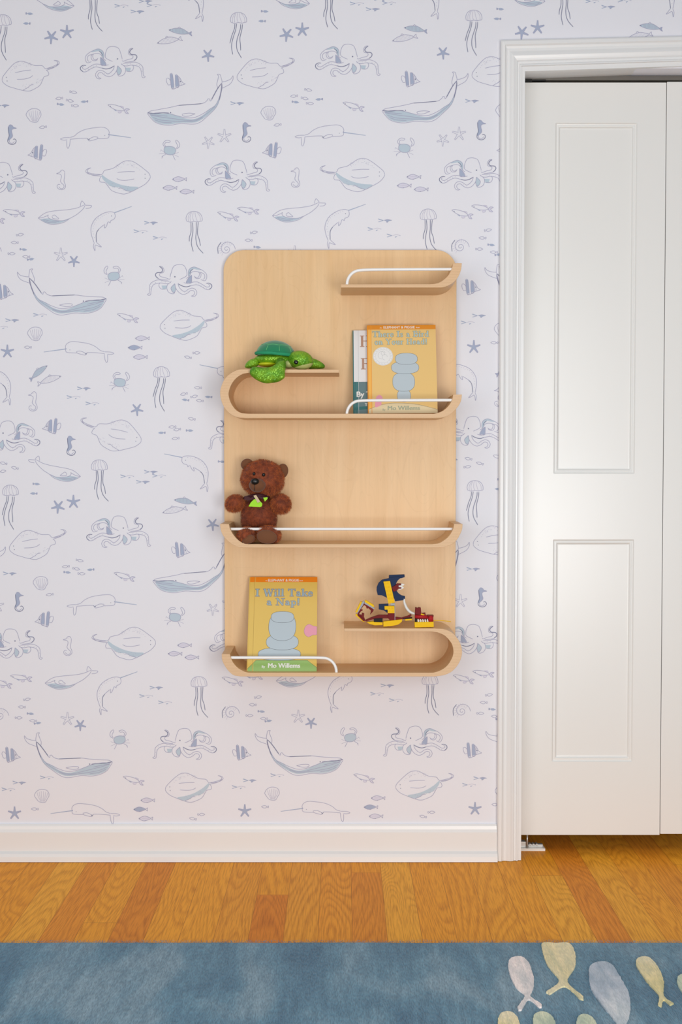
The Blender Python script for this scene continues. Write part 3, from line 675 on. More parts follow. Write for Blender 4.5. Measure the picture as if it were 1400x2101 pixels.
G = {
 'I': (.52, [(K, [(.26, 0), (.26, 1)]), (N_, [(.05, .03), (.47, .03)]), (N_, [(.05, .97), (.47, .97)])]),
 'W': (1.22, [(K, [(.14, 1), (.40, 0)]), (N_, [(.40, 0), (.62, .95)]), (K, [(.58, 1), (.84, 0)]), (N_, [(.84, 0), (1.06, 1)]), (N_, [(0, .97), (.30, .97)]), (N_, [(.45, .97), (.74, .97)]), (N_, [(.93, .97), (1.2, .97)])]),
 'i': (.40, [(K, [(.20, 0), (.20, .62)]), (K, [(.20, .80), (.20, .97)]), (N_, [(.03, .03), (.37, .03)]), (N_, [(.04, .6), (.2, .6)])]),
 'l': (.40, [(K, [(.20, 0), (.20, 1)]), (N_, [(.03, .03), (.37, .03)]), (N_, [(.04, .97), (.2, .97)])]),
 'T': (.90, [(K, [(.44, 0), (.44, 1)]), (N_, [(.05, .97), (.83, .97)]), (N_, [(.06, 1), (.06, .76)]), (N_, [(.82, 1), (.82, .76)]), (N_, [(.24, .03), (.64, .03)])]),
 'a': (.66, [(K, [(.43, 0), (.43, .45)]), (H_, [(.43, .42), (.38, .57), (.24, .60), (.12, .50)]), (H_, [(.43, .36), (.22, .33), (.12, .19), (.20, .06), (.42, .10)]), (N_, [(.43, .03), (.62, .03)])]),
 'k': (.74, [(K, [(.18, 0), (.18, 1)]), (N_, [(.2, .25), (.56, .6)]), (K * .9, [(.34, .4), (.60, .03)]), (N_, [(.02, .03), (.34, .03)]), (N_, [(.02, .97), (.18, .97)]), (N_, [(.42, .6), (.68, .6)]), (N_, [(.46, .03), (.74, .03)])]),
 'e': (.60, [(K * .85, [(.24, .58), (.13, .45), (.11, .3), (.15, .12), (.30, .04)]), (N_, [(.28, .03), (.42, .04), (.53, .14)]), (N_, [(.12, .33), (.52, .33)]), (H_, [(.50, .33), (.46, .52), (.32, .60), (.22, .57)])]),
 'N': (1.0, [(N_, [(.17, 0), (.17, 1)]), (K, [(.15, .98), (.78, .02)]), (N_, [(.80, 0), (.80, 1)]), (N_, [(.02, .03), (.34, .03)]), (N_, [(0, .97), (.25, .97)]), (N_, [(.64, .97), (.98, .97)])]),
 'p': (.70, [(K, [(.18, -.3), (.18, .62)]), (H_, [(.18, .5), (.34, .6), (.52, .5), (.56, .3), (.50, .1), (.36, .03), (.18, .10)]), (N_, [(.02, -.28), (.38, -.28)]), (N_, [(.02, .6), (.18, .6)])]),
 '!': (.34, [(K, [(.17, .28), (.17, 1)]), (K, [(.17, 0), (.17, .14)])]),
 'h': (.72, [(K, [(.18, 0), (.18, 1)]), (H_, [(.18, .45), (.32, .58), (.46, .57), (.52, .42)]), (K, [(.52, .46), (.52, 0)]), (N_, [(.02, .03), (.34, .03)]), (N_, [(.38, .03), (.70, .03)]), (N_, [(.02, .97), (.18, .97)])]),
 'n': (.72, [(K, [(.18, 0), (.18, .62)]), (H_, [(.18, .45), (.32, .58), (.46, .57), (.52, .42)]), (K, [(.52, .46), (.52, 0)]), (N_, [(.02, .03), (.34, .03)]), (N_, [(.38, .03), (.70, .03)]), (N_, [(.02, .6), (.18, .6)])]),
 'r': (.54, [(K, [(.18, 0), (.18, .62)]), (H_, [(.2, .42), (.30, .57), (.46, .54)]), (N_, [(.02, .03), (.36, .03)]), (N_, [(.02, .6), (.18, .6)])]),
 's': (.52, [(H_, [(.42, .50), (.30, .58), (.14, .52), (.16, .38), (.38, .25), (.40, .10), (.25, .04), (.08, .12)])]),
 'B': (.86, [(K, [(.22, 0), (.22, 1)]), (N_, [(.03, .03), (.45, .03)]), (N_, [(.03, .97), (.45, .97)]), (H_, [(.4, .97), (.62, .93), (.66, .76), (.60, .57), (.22, .53)]), (H_ * 1.2, [(.4, .53), (.68, .48), (.74, .27), (.66, .07), (.4, .03)])]),
 'd': (.72, [(K, [(.52, 0), (.52, 1)]), (H_, [(.52, .5), (.36, .6), (.18, .5), (.13, .3), (.18, .1), (.34, .03), (.52, .12)]), (N_, [(.52, .03), (.70, .03)]), (N_, [(.36, .97), (.52, .97)])]),
 'o': (.64, [(K * .75, [(.32, .59), (.16, .5), (.11, .3), (.16, .1), (.32, .02), (.48, .1), (.53, .3), (.48, .5), (.32, .59)])]),
 'u': (.72, [(K, [(.18, .62), (.18, .16)]), (H_, [(.18, .18), (.26, .04), (.4, .04), (.52, .18)]), (K, [(.52, .62), (.52, 0)]), (N_, [(.02, .6), (.18, .6)]), (N_, [(.36, .6), (.52, .6)]), (N_, [(.52, .03), (.7, .03)])]),
 'Y': (.95, [(K, [(.16, .98), (.46, .48)]), (N_, [(.78, .97), (.46, .48)]), (K, [(.46, .5), (.46, 0)]), (N_, [(.0, .97), (.34, .97)]), (N_, [(.64, .97), (.94, .97)]), (N_, [(.28, .03), (.64, .03)])]),
 'H': (1.0, [(K, [(.22, 0), (.22, 1)]), (K, [(.76, 0), (.76, 1)]), (N_, [(.22, .52), (.76, .52)]), (N_, [(.03, .03), (.41, .03)]), (N_, [(.03, .97), (.41, .97)]), (N_, [(.57, .03), (.95, .03)]), (N_, [(.57, .97), (.95, .97)])]),
 'F': (.85, [(K, [(.22, 0), (.22, 1)]), (N_, [(.03, .97), (.76, .97)]), (N_, [(.76, 1), (.76, .75)]), (N_, [(.22, .52), (.55, .52)]), (N_, [(.03, .03), (.45, .03)])]),
 ' ': (.42, [])}
def slab_text(bm, body, cap, x, z, y, mi, mi_out=None, width=None, track=0.0):
    tot = sum(G[c][0] + track for c in body) - track
    k = (width / (tot * cap)) if width else 1.0
    x0 = x - tot * cap * k / 2
    for layer, grow, ind in ((0, 0.05, mi_out), (1, 0.0, mi)):
        if ind is None: continue
        cx = x0; lay = 0
        for c in body:
            adv, st = G[c]
            for w, path in st:
                lay = (lay + 1) % 30
                pp = catmull([(a, d, 0) for a, d in path], 0.06)
                pts = [Vector((cx + q.x * cap * k, z + q.y * cap)) for q in pp]; n = len(pts); hw = (w / 2 + grow) * cap; prev = None
                if grow:
                    t0 = (pts[0] - pts[1]).normalized(); t1 = (pts[-1] - pts[-2]).normalized(); pts[0] = pts[0] + t0 * grow * cap; pts[-1] = pts[-1] + t1 * grow * cap
                for i in range(n):
                    t = (pts[min(i + 1, n - 1)] - pts[max(i - 1, 0)]).normalized(); nn = Vector((-t.y, t.x)) * hw
                    yy = y - 0.00014 * (layer + 1) - lay * 4e-6
                    cur = (bm.verts.new((pts[i].x - nn.x, yy, pts[i].y - nn.y)), bm.verts.new((pts[i].x + nn.x, yy, pts[i].y + nn.y)))
                    if prev: bm.faces.new((prev[0], prev[1], cur[1], cur[0])).material_index = ind
                    prev = cur
            cx += (adv + track) * cap * k

# ------------------------------------------------------------------ picture books
def cm(name, c, r=0.32): return newmat(name, c, r)
ORANGE = cm('cover_orange_band', rgb(240, 135, 20)); YEL = cm('cover_mustard_yellow', rgb(226, 190, 92)); AMB = cm('cover_amber_yellow', rgb(232, 194, 120)); ORANGE2 = cm('cover_deep_orange_band', rgb(226, 142, 22)); STRIP = cm('cover_orange_yellow_strip', rgb(244, 182, 76))
TITLE = cm('title_blue_grey', rgb(152, 180, 190)); TITLEO = cm('title_outline_olive', rgb(172, 150, 92)); WHT = cm('cover_white', rgb(238, 236, 230)); GREENH = cm('cover_green', rgb(148, 186, 104))
GREYB = cm('cover_pale_grey_blue', rgb(184, 198, 206)); INK = cm('cover_ink_line', rgb(70, 72, 78)); PINK = cm('cover_pink', rgb(232, 156, 176)); CREAM = cm('cover_cream', rgb(226, 208, 166)); NAME2 = cm('cover_grey_green_letters', rgb(160, 166, 140))
SILV = newmat('embossed_silver_foil', rgb(226, 226, 224), 0.32, 0.25); SILV2 = newmat('silver_foil_relief', rgb(190, 190, 192), 0.35, 0.3); PAGES = newmat('book_pages', rgb(238, 232, 218), 0.8)
BROWN = cm('brown_letters', rgb(176, 138, 116)); TEAL = cm('cover_teal', rgb(20, 104, 104)); SLATE = cm('cover_slate', rgb(92, 122, 126)); SPOR = cm('cover_orange_spine', rgb(236, 152, 34))
b = NB(PAGES); mp = b.coords((1, 1, 1)); w = b.n('ShaderNodeTexWave', _bands_direction='Y', Scale=300.0); b.l(mp, 'Vector', w, 'Vector'); r = b.ramp([(0, rgb(214, 206, 190)), (1, rgb(242, 236, 224))]); b.l(w, 'Fac', r, 'Fac'); b.l(r, 'Color', b.b, 'Base Color')
def flat(bm, pts, y, mi):
    bm.faces.new([bm.verts.new((a, y, c)) for a, c in pts]).material_index = mi
def line(bm, pts, w, y, mi, smooth=True, step=0.003):
    pp = [Vector((q.x, q.y)) for q in (catmull([(a, c, 0) for a, c in pts], step) if smooth else [Vector((a, c, 0)) for a, c in pts])]
    prev = None; n = len(pp)
    for i in range(n):
        t = (pp[min(i + 1, n - 1)] - pp[max(i - 1, 0)]).normalized(); nn = Vector((-t.y, t.x)) * w / 2
        cur = (bm.verts.new((pp[i].x - nn.x, y, pp[i].y - nn.y)), bm.verts.new((pp[i].x + nn.x, y, pp[i].y + nn.y)))
        if prev: bm.faces.new((prev[0], prev[1], cur[1], cur[0])).material_index = mi
        prev = cur
def book(bl, tl, br, y_bot, y_top, thick, hinge=0.008, yaw=0.0):
    """bl, tl, br: photo pixels of the cover corners. Returns (empty, width, height)."""
    a = P(bl[0], bl[1], y_bot); c = P(br[0], br[1], y_bot); t = P(tl[0], tl[1], y_top)
    w = (c - a).length; h = math.sqrt((t.z - a.z) ** 2 + (y_top - y_bot) ** 2)
    tilt = math.atan2(y_top - y_bot, t.z - a.z)
    roll = math.atan2(c.z - a.z, c.x - a.x)
    e = empty('picture_book', a, (0, 0, 0))
    e.rotation_euler = Matrix.Rotation(-tilt, 4, 'X').to_euler()
    e.rotation_euler = (Matrix.Rotation(-tilt, 4, 'X') @ Matrix.Rotation(-roll, 4, 'Y')).to_euler()
    return e, w, h
def book_body(e, w, h, thick, draw, mats, backmat):
    bd = 0.0025
    bm = bmesh.new(); add_box(bm, (0, 0, 0), (w, bd, h), 0); draw(bm, w, h); obj('front_cover', bm, mats, e, recalc=False)
    bm = bmesh.new(); add_box(bm, (0, thick - bd, 0), (w, thick, h)); obj('back_cover', bm, backmat, e, bevel=0.0005)
    bm = bmesh.new(); add_box(bm, (-0.0022, 0.0006, 0.0), (0.0, thick - 0.0006, h)); obj('spine', bm, backmat, e, bevel=0.0006)
    bm = bmesh.new(); add_box(bm, (0.0005, bd, 0.003), (w - 0.003, thick - bd, h - 0.003)); obj('pages', bm, PAGES, e)
E4 = lambda x, z, y: Matrix.Translation((x, y, z))
# nap book
def draw_nap(bm, w, h):
    sx, sz = w / 1130.0, h / 1590.0          # zoomed units: origin bottom left of the cover
    U = lambda x, z: ((x - 105) * sx, (1703 - z) * sz)
    X = lambda x: (x - 105) * sx
    Z = lambda z: (1703 - z) * sz
    flat(bm, [(0, Z(200)), (w, Z(200)), (w, h), (0, h)], -0.0001, 1)
    flat(bm, [U(105, 1703), U(1235, 1703), U(1235, 1640), U(1080, 1520), U(240, 1520), U(105, 1655)], -0.0001, 4)
    line(bm, [U(105, 1660), U(240, 1520), U(1080, 1520), U(1235, 1640)], 0.0006, -0.00016, 6, False)
    line(bm, [(X(185), 0.0), (X(185), h)], 0.0011, -0.00013, 9, False)
    line(bm, [(X(196), 0.0), (X(196), h)], 0.0006, -0.00013, 10, False)
    # plain rounded grey-blue shapes in the middle of the cover
    for i, (cx, cz, rx, rz) in enumerate(((620, 1420, 350, 105), (665, 1220, 265, 130), (660, 960, 225, 235), (660, 800, 190, 95))):
        bs = [(X(cx) + rx * sx * math.copysign(abs(math.cos(t)) ** 0.8, math.cos(t)), Z(cz) + rz * sz * math.copysign(abs(math.sin(t)) ** 0.8, math.sin(t))) for t in [k * math.pi / 24 for k in range(48)]]
        flat(bm, bs, -0.0002 - i * 3e-5, 5); line(bm, bs + [bs[0]], 0.0007, -0.000215 - i * 3e-5, 6, False)
    pk = [(q.x, q.y) for q in catmull([(*U(x, z), 0) for x, z in ((1020, 1030), (1050, 950), (1110, 920), (1180, 955), (1235, 965), (1235, 1095), (1170, 1100), (1100, 1135), (1040, 1100))], 0.004, True)]
    pk = [(min(x, w), z) for x, z in pk]
    flat(bm, pk, -0.0002, 7); line(bm, pk + [pk[0]], 0.0006, -0.00026, 8, False)
    slab_text(bm, 'I Will Take', 125 * sz, X(680), Z(445), -0.0001, 3, 8, width=970 * sx)
    slab_text(bm, 'a Nap!', 118 * sz, X(665), Z(598), -0.0001, 3, 8, width=560 * sx)
    text_mesh(bm, 'ELEPHANT & PIGGIE', 44 * sz, E4(X(665), Z(190), -0.0002), 2, 0.025, squeeze=0.93)
    text_mesh(bm, 'An', 18 * sz, E4(X(378), Z(184), -0.0002), 2, 0.02); text_mesh(bm, 'Book', 18 * sz, E4(X(965), Z(184), -0.0002), 2, 0.02)
    text_mesh(bm, 'Mo Willems', 80 * sz, E4(X(700), Z(1645), -0.0002), 2, 0.035, squeeze=0.94)
    text_mesh(bm, 'By', 40 * sz, E4(X(362), Z(1645), -0.0002), 2, 0.03)
PLUM = cm('cover_outline_plum', rgb(150, 132, 128)); OLIVE = cm('cover_hinge_crease', rgb(196, 158, 66)); LITEY = cm('cover_hinge_light', rgb(234, 200, 104))
e, w_, h_ = book((508, 1377.5), (515.5, 1184), (650, 1377.5), -0.150, -0.040, 0.011)
tag(e, 'mustard yellow picture book titled I Will Take a Nap on the bottom ledge', 'book')
book_body(e, w_, h_, 0.011, draw_nap, [YEL, ORANGE, WHT, TITLE, GREENH, GREYB, INK, PINK, PLUM, OLIVE, LITEY], YEL)
# bird book
def draw_bird(bm, w, h):
    sx, sz = w / 1018.0, h / 1305.0
    U = lambda x, z: ((x - 300) * sx, (1390 - z) * sz); X = lambda x: (x - 300) * sx; Z = lambda z: (1390 - z) * sz
    flat(bm, [(0, Z(150)), (w, Z(150)), (w, h), (0, h)], -0.0001, 1)
    hill = [(q.x, q.y) for q in catmull([(*U(x, z), 0) for x, z in ((305, 1330), (450, 1275), (620, 1245), (800, 1243), (1000, 1260), (1180, 1300), (1312, 1338))], 0.004)]
    flat(bm, [(0, 0)] + [(0, Z(1332))] + hill[1:] + [(w, Z(1340)), (w, 0)], -0.0001, 4); line(bm, hill, 0.0006, -0.00016, 6, False)
    flat(bm, [(0, Z(1332)), (X(348), Z(1310)), (X(348), Z(150)), (0, Z(150))], -0.00006, 13); line(bm, [(X(348), 0.0), (X(348), h)], 0.0014, -0.00013, 9, False)
    for i, (cx, cz, rx, rz) in enumerate(((825, 1135, 100, 90), (825, 930, 165, 140), (850, 720, 205, 90), (870, 590, 165, 85))):
        bs = [(X(cx) + rx * sx * math.copysign(abs(math.cos(t)) ** 0.8, math.cos(t)), Z(cz) + rz * sz * math.copysign(abs(math.sin(t)) ** 0.8, math.sin(t))) for t in [k * math.pi / 24 for k in range(48)]]
        flat(bm, bs, -0.0002 - i * 3e-5, 5); line(bm, bs + [bs[0]], 0.0006, -0.000215 - i * 3e-5, 6, False)
    pk = [(q.x, q.y) for q in catmull([(*U(x, z), 0) for x, z in ((398, 1300), (405, 1190), (420, 1140), (470, 1120), (510, 1165), (490, 1230), (490, 1265))], 0.004, True)]
    flat(bm, pk, -0.0002, 7)
    cx, cz, R = X(523), Z(550), 150 * sx
    for rad, mi, yy in ((1.0, 10, -0.0004), (0.965, 11, -0.00045), (0.94, 10, -0.0005), (0.74, 11, -0.00055), (0.72, 10, -0.0006)):
        flat(bm, [(cx + R * rad * math.cos(k * math.pi / 24), cz + R * rad * 0.97 * math.sin(k * math.pi / 24)) for k in range(48)], yy, mi)
    for a0 in range(0, 360, 20):
        a = math.radians(a0); line(bm, [(cx + R * .78 * math.cos(a), cz + R * .76 * math.sin(a)), (cx + R * .90 * math.cos(a + .08), cz + R * .88 * math.sin(a + .08))], 0.0007, -0.00062, 11, False)
    for ox, oz, s in ((-.15, .1, .34), (.18, -.1, .26), (.02, .32, .2)):
        line(bm, [(cx + R * (ox + s * math.cos(t)), cz + R * (oz + s * math.sin(t) * 1.2)) for t in [k * 0.8 for k in range(7)]], 0.0008, -0.00065, 11)
    slab_text(bm, 'There Is a Bird', 86 * sz, X(792), Z(262), -0.0001, 3, 8, width=850 * sx)
    slab_text(bm, 'on Your Head!', 84 * sz, X(792), Z(375), -0.0001, 3, 8, width=790 * sx)
    text_mesh(bm, 'ELEPHANT & PIGGIE', 38 * sz, E4(X(770), Z(136), -0.0002), 2, 0.025, squeeze=0.95)
    text_mesh(bm, 'An', 17 * sz, E4(X(496), Z(132), -0.0002), 2, 0.02); text_mesh(bm, 'Book', 17 * sz, E4(X(1052), Z(130), -0.0002), 2, 0.02)
    text_mesh(bm, 'Mo Willems', 62 * sz, E4(X(818), Z(1342), -0.0002), 12, 0.035, squeeze=1.08)
    text_mesh(bm, 'By', 30 * sz, E4(X(525), Z(1350), -0.0002), 12, 0.02)
TITLEB = cm('title_pale_blue', rgb(172, 198, 200))
e, w_, h_ = book((757, 848.3), (755.5, 667.5), (898.5, 847.3), -0.112, -0.050, 0.011)
tag(e, 'amber picture book with a round silver seal titled There Is a Bird on Your Head', 'book')
book_body(e, w_, h_, 0.011, draw_bird, [AMB, ORANGE2, WHT, TITLEB, CREAM, GREYB, INK, PINK, TITLEO, SPOR, SILV, SILV2, NAME2, STRIP], SPOR)
# white and teal book behind
def draw_white(bm, w, h):
    sx, sz = w / 950.0, h / 1230.0
    X = lambda x: (x - 85) * sx; Z = lambda z: (1395 - z) * sz
    flat(bm, [(0, 0), (w, 0), (w, Z(925)), (0, Z(930))], -0.0001, 2)
    flat(bm, [(0, 0), (X(160), 0), (X(160), Z(929)), (0, Z(930))], -0.00016, 3)
    for x in (100, 130): line(bm, [(X(x), 0), (X(x), Z(928))], 0.0009, -0.0002, 2, False)
    flat(bm, [(X(85), Z(1300)), (X(400), Z(1275)), (X(400), Z(1320)), (X(85), Z(1345))], -0.0002, 3)
    line(bm, [(X(155), 0), (X(155), h)], 0.001, -0.00024, 5, False)
    slab_text(bm, 'H', 168 * sz, X(262), Z(412), -0.0001, 1, None, width=170 * sx)
    slab_text(bm, 'F', 165 * sz, X(262), Z(745), -0.0001, 1, None, width=150 * sx)
    text_mesh(bm, 'By T', 82 * sz, E4(X(228), Z(1150), -0.0003), 4, 0.04, squeeze=0.95)
    text_mesh(bm, 'T', 45 * sz, E4(X(265), Z(1285), -0.0003), 4, 0.02)
WHITEB = cm('cover_bright_white', rgb(228, 229, 230)); CREASE = cm('cover_grey_crease', rgb(200, 202, 204))
e, w_, h_ = book((727, 849), (727, 678), (858, 848.3), -0.098, -0.036, 0.009)
tag(e, 'white and teal picture book tucked behind the amber one with the silver seal', 'book')
book_body(e, w_, h_, 0.009, draw_white, [WHITEB, BROWN, SLATE, TEAL, WHT, CREASE], TEAL)

# ------------------------------------------------------------------ plush turtle
def m_sequin(name, c1, c2, metal=0.35):
    m = newmat(name, c1, 0.3, metal); b = NB(m); mp = b.coords((1, 1, 1))
    v = b.n('ShaderNodeTexVoronoi', Scale=620.0); b.l(mp, 'Vector', v, 'Vector')
    n = b.n('ShaderNodeTexNoise', Scale=55.0, Detail=3.0); b.l(mp, 'Vector', n, 'Vector')
    r = b.ramp([(0.35, c2), (0.6, c1)]); b.l(n, 'Fac', r, 'Fac')
    r2 = b.ramp([(0.0, (0.7, 0.7, 0.7, 1)), (1.0, (1.25, 1.25, 1.1, 1))]); b.l(v, 'Color', r2, 'Fac')
    x = b.mix(1.0, (r, 'Color'), (r2, 'Color'), 'MULTIPLY'); b.l(x, 2, b.b, 'Base Color')
    geo = b.n('ShaderNodeNewGeometry'); sb = b.n('ShaderNodeVectorMath', _operation='SUBTRACT'); b.l(v, 'Color', sb, 0); sb.inputs[1].default_value = (0.5, 0.5, 0.5)
    sc = b.n('ShaderNodeVectorMath', _operation='SCALE'); b.l(sb, 'Vector', sc, 0); sc.inputs['Scale'].default_value = 0.75
    ad = b.n('ShaderNodeVectorMath', _operation='ADD'); b.l(geo, 'Normal', ad, 0); b.l(sc, 'Vector', ad, 1)
    no = b.n('ShaderNodeVectorMath', _operation='NORMALIZE'); b.l(ad, 'Vector', no, 0); b.l(no, 'Vector', b.b, 'Normal')
    return m
SEQ = m_sequin('green_sequin_fabric', rgb(134, 188, 44), rgb(92, 156, 34), 0.3); SHELLM = newmat('emerald_plush', rgb(12, 128, 84), 0.85); SEAM = newmat('pale_green_stitching', rgb(112, 196, 128), 0.8)
SHELLM.node_tree.nodes['Principled BSDF'].inputs['Sheen Weight'].default_value = 0.5
RIMM = newmat('emerald_plush_rim', rgb(36, 148, 104), 0.85); BELLY = newmat('yellow_green_belly_fabric', rgb(196, 206, 20), 0.5); CHIN = newmat('pale_green_chin_fabric', rgb(188, 200, 128), 0.6); EYE = newmat('glossy_black_eye', rgb(10, 10, 10), 0.08)
TO = Vector(P(585, 757, -0.11)); tu = empty('plush_turtle', TO); tag(tu, 'green sequined plush turtle with an emerald shell resting on the upper left ledge', 'plush toy')
def tq(x, z, y): return P(490 + x / 7.368, 690 + z / 7.368, y)
def tobj(name, bm, mats, par=tu, **kw):
    o = obj(name, bm, mats, par, **kw)
    if par is tu: o.location = -TO
    return o
px = 0.00126 * (DIST - 0.12) / DIST
# body
bm = bmesh.new(); c = tq(530, 350, -0.115); add_ellipsoid(bm, c, (300 / 7.368 * px, 0.036, 92 / 7.368 * px)); tobj('body', bm, SEQ, smooth=True)
bm = bmesh.new(); c = tq(440, 425, -0.122); add_ellipsoid(bm, c, (150 / 7.368 * px, 0.030, 40 / 7.368 * px)); tobj('belly', bm, BELLY, smooth=True)
# shell: hexagon-faceted dome
bm = bmesh.new()
cs = tq(560, 262, -0.112); RX, RYy, RZ = 292 / 7.368 * px, 0.043, 196 / 7.368 * px
tilt = Matrix.Rotation(math.radians(4), 4, 'Y')
def dome(th, ph, k=1.0):
    return cs + tilt @ Vector((math.sin(th) * math.cos(ph) * RX * k, math.sin(th) * math.sin(ph) * RYy * k, math.cos(th) ** 1.12 * RZ * k if th < math.pi / 2 else 0))
nu, nv = 48, 12; rows = []
for j in range(1, nv + 1):
    th = math.pi / 2 * j / nv; rows.append([bm.verts.new(dome(th, 2 * math.pi * i / nu)) for i in range(nu)])
top = bm.verts.new(dome(0.0001, 0))
for i in range(nu):
    bm.faces.new((top, rows[0][i], rows[0][(i + 1) % nu])).smooth = True
    for j in range(nv - 1): bm.faces.new((rows[j][i], rows[j + 1][i], rows[j + 1][(i + 1) % nu], rows[j][(i + 1) % nu])).smooth = True
bot = [bm.verts.new(v.co + Vector((0, 0, -0.006))) for v in rows[-1]]
for i in range(nu): bm.faces.new((rows[-1][i], rows[-1][(i + 1) % nu], bot[(i + 1) % nu], bot[i]))
bm.faces.new(bot)
shell = tobj('shell', bm, SHELLM)
bm = bmesh.new()
def seam(path, r=0.0006):
    add_tube(bm, catmull([dome(a, b2, 1.005) for a, b2 in path], 0.004), r, 6)
T1 = 0.90
angs = [math.radians(a) for a in (207, 243, 283, 325, 20, 80, 130, 165)]
for i, a in enumerate(angs):
    seam([(1.42, a - 0.0), (1.1, a), (T1, a)])
    a2 = angs[(i + 1) % len(angs)]; 
    if a2 < a: a2 += 2 * math.pi
    seam([(T1, a), (T1 - 0.05, (a + a2) / 2), (T1, a2)])
so2 = tobj('stitching', bm, SEAM, par=shell)
bm = bmesh.new()
q = [dome(1.5, 2 * math.pi * k / 40, 1.02) + Vector((0, 0, -0.0045)) for k in range(41)]
add_tube(bm, q, 0.0042, 10, cap=False); tobj('shell_rim', bm, RIMM, par=shell)
# head
bm = bmesh.new(); hc = tq(935, 362, -0.135)
add_ellipsoid(bm, hc, (192 / 7.368 * px, 0.028, 142 / 7.368 * px), Matrix.Rotation(math.radians(10), 4, 'Y'), 110, 80)
for f in bm.faces:
    cc = f.calc_center_median()
    if cc.z < hc.z - 0.0150 + 0.25 * (cc.x - hc.x) and cc.x > hc.x - 0.020 : f.material_index = 1
head = tobj('head', bm, [SEQ, CHIN], smooth=True)
bm = bmesh.new(); add_ellipsoid(bm, tq(868, 390, -0.1605), (0.0052, 0.003, 0.0055)); tobj('eye', bm, EYE, par=head)
def flip(pts, centre, y, t0, t1, name='flipper'):
    bm = bmesh.new(); o3 = catmull([tq(a, c, y) for a, c in pts], 0.002, True); puff(bm, o3, tq(centre[0], centre[1], y), t0, t1, rings=12); return tobj(name, bm, SEQ, smooth=True)
fo = flip([(225, 462), (360, 470), (480, 462), (560, 420), (620, 375), (690, 370), (703, 450), (700, 560), (690, 630), (600, 688), (500, 705), (420, 712), (330, 690), (240, 640), (175, 575), (172, 510)], (500, 570), -0.186, 0.015, 0.012)
flip([(95, 470), (110, 410), (170, 355), (240, 335), (295, 350), (300, 430), (250, 470), (170, 488)], (200, 415), -0.13, 0.012, 0.012)
flip([(1080, 340), (1160, 345), (1240, 385), (1300, 435), (1295, 480), (1240, 492), (1130, 492), (1050, 480)], (1160, 430), -0.10, 0.012, 0.012)
bm = bmesh.new(); add_ellipsoid(bm, tq(760, 420, -0.125), (0.014, 0.02, 0.011)); tobj('neck', bm, CHIN, smooth=True)
bm = bmesh.new(); add_tube(bm, catmull([tq(610, 395, -0.125), tq(630, 400, -0.150), tq(640, 440, -0.172), tq(630, 500, -0.182)], 0.004), [0.012] * 40 if False else 0.0125, 16); tobj('flipper_root', bm, SEQ, smooth=True)

# ------------------------------------------------------------------ plush bear
def m_fur(name, c1, c2):
    m = newmat(name, c1, 0.75); b = NB(m); mp = b.coords((1, 1, 1)); n = b.n('ShaderNodeTexNoise', Scale=90.0, Detail=4.0); b.l(mp, 'Vector', n, 'Vector')
    r = b.ramp([(0.35, c2), (0.62, c1)]); b.l(n, 'Fac', r, 'Fac'); b.l(r, 'Color', b.b, 'Base Color'); b.b.inputs['Sheen Weight'].default_value = 0.15
    return m
FUR1 = m_fur('russet_fur_tips', rgb(198, 106, 46), rgb(138, 62, 24)); FUR2 = m_fur('russet_fur_roots', rgb(148, 68, 28), rgb(112, 46, 18)); FUR3 = m_fur('dark_brown_belly_fur', rgb(158, 76, 34), rgb(122, 52, 22)); VEL = newmat('brown_velour', rgb(112, 68, 38), 0.85); NOSE = newmat('black_nose_plastic', rgb(12, 10, 9), 0.3)
VEL.node_tree.nodes['Principled BSDF'].inputs['Sheen Weight'].default_value = 0.2
def bq(x, z, y): return P(455 + x / 9.333, 930 + z / 9.333, y)
bp_ = 0.00126 * 0.965 / 9.333
BO = Vector(bq(700, 1735, -0.12)); be = empty('plush_bear', BO); tag(be, 'russet brown plush teddy bear sitting at the left end of the long ledge', 'plush toy')
def bobj(name, bm, mats, par=be, **kw):
    o = obj(name, bm, mats, par, **kw)
    if par is be: o.location = -BO
    return o
def lump(seed, amp=0.05):
    return lambda d: 1 + amp * noise.noise(d * 1.8 + Vector((seed, 0, 0)))
def furry(name, c, r, rot=0.0, n=3500, L=0.0065, mats=None, seed=1, par=be, u=36, v=24, fn=None, droop=0.35):
    bm = bmesh.new(); add_ellipsoid(bm, c, r, Matrix.Rotation(math.radians(rot), 4, 'Y'), u, v, fn=fn or lump(seed))
    fur(bm, n, L, 0.00032, 1, droop=droop, seed=seed)
    return bobj(name, bm, mats or [FUR2, FUR1], par, recalc=False)
torso = furry('torso', bq(715, 1150, -0.080), (325 * bp_, 0.040, 345 * bp_), 0, 7500, 0.006, [FUR2, FUR3], 2, fn=lambda d: 1 + 0.20 * (4 * d.x * d.x * d.z * d.z) * (1.0 if d.z < 0 else 0.2))
head = furry('head', bq(790, 480, -0.098), (395 * bp_, 0.042, 345 * bp_), 8, 9500, 0.0062, None, 3, fn=lambda d: 1 + 0.04 * noise.noise(d * 1.8) + (0.05 if d.z < 0 else 0) * abs(d.x))
for (x, z, rx, rz, rt) in ((485, 212, 122, 108, -20), (1165, 340, 112, 142, 10)):
    bm = bmesh.new(); add_ellipsoid(bm, bq(x, z, -0.088), (rx * bp_, 0.008, rz * bp_), Matrix.Rotation(math.radians(rt), 4, 'Y')); bobj('ear', bm, VEL, par=head)
bm = bmesh.new(); add_ellipsoid(bm, bq(682, 605, -0.138), (160 * bp_, 0.020, 140 * bp_), fn=lambda d: 1.0 - 0.12 * max(0, d.z)); mz = bobj('muzzle', bm, VEL, par=head)
bm = bmesh.new(); add_ellipsoid(bm, bq(638, 540, -0.156), (78 * bp_, 0.007, 62 * bp_)); bobj('nose', bm, NOSE, par=mz)
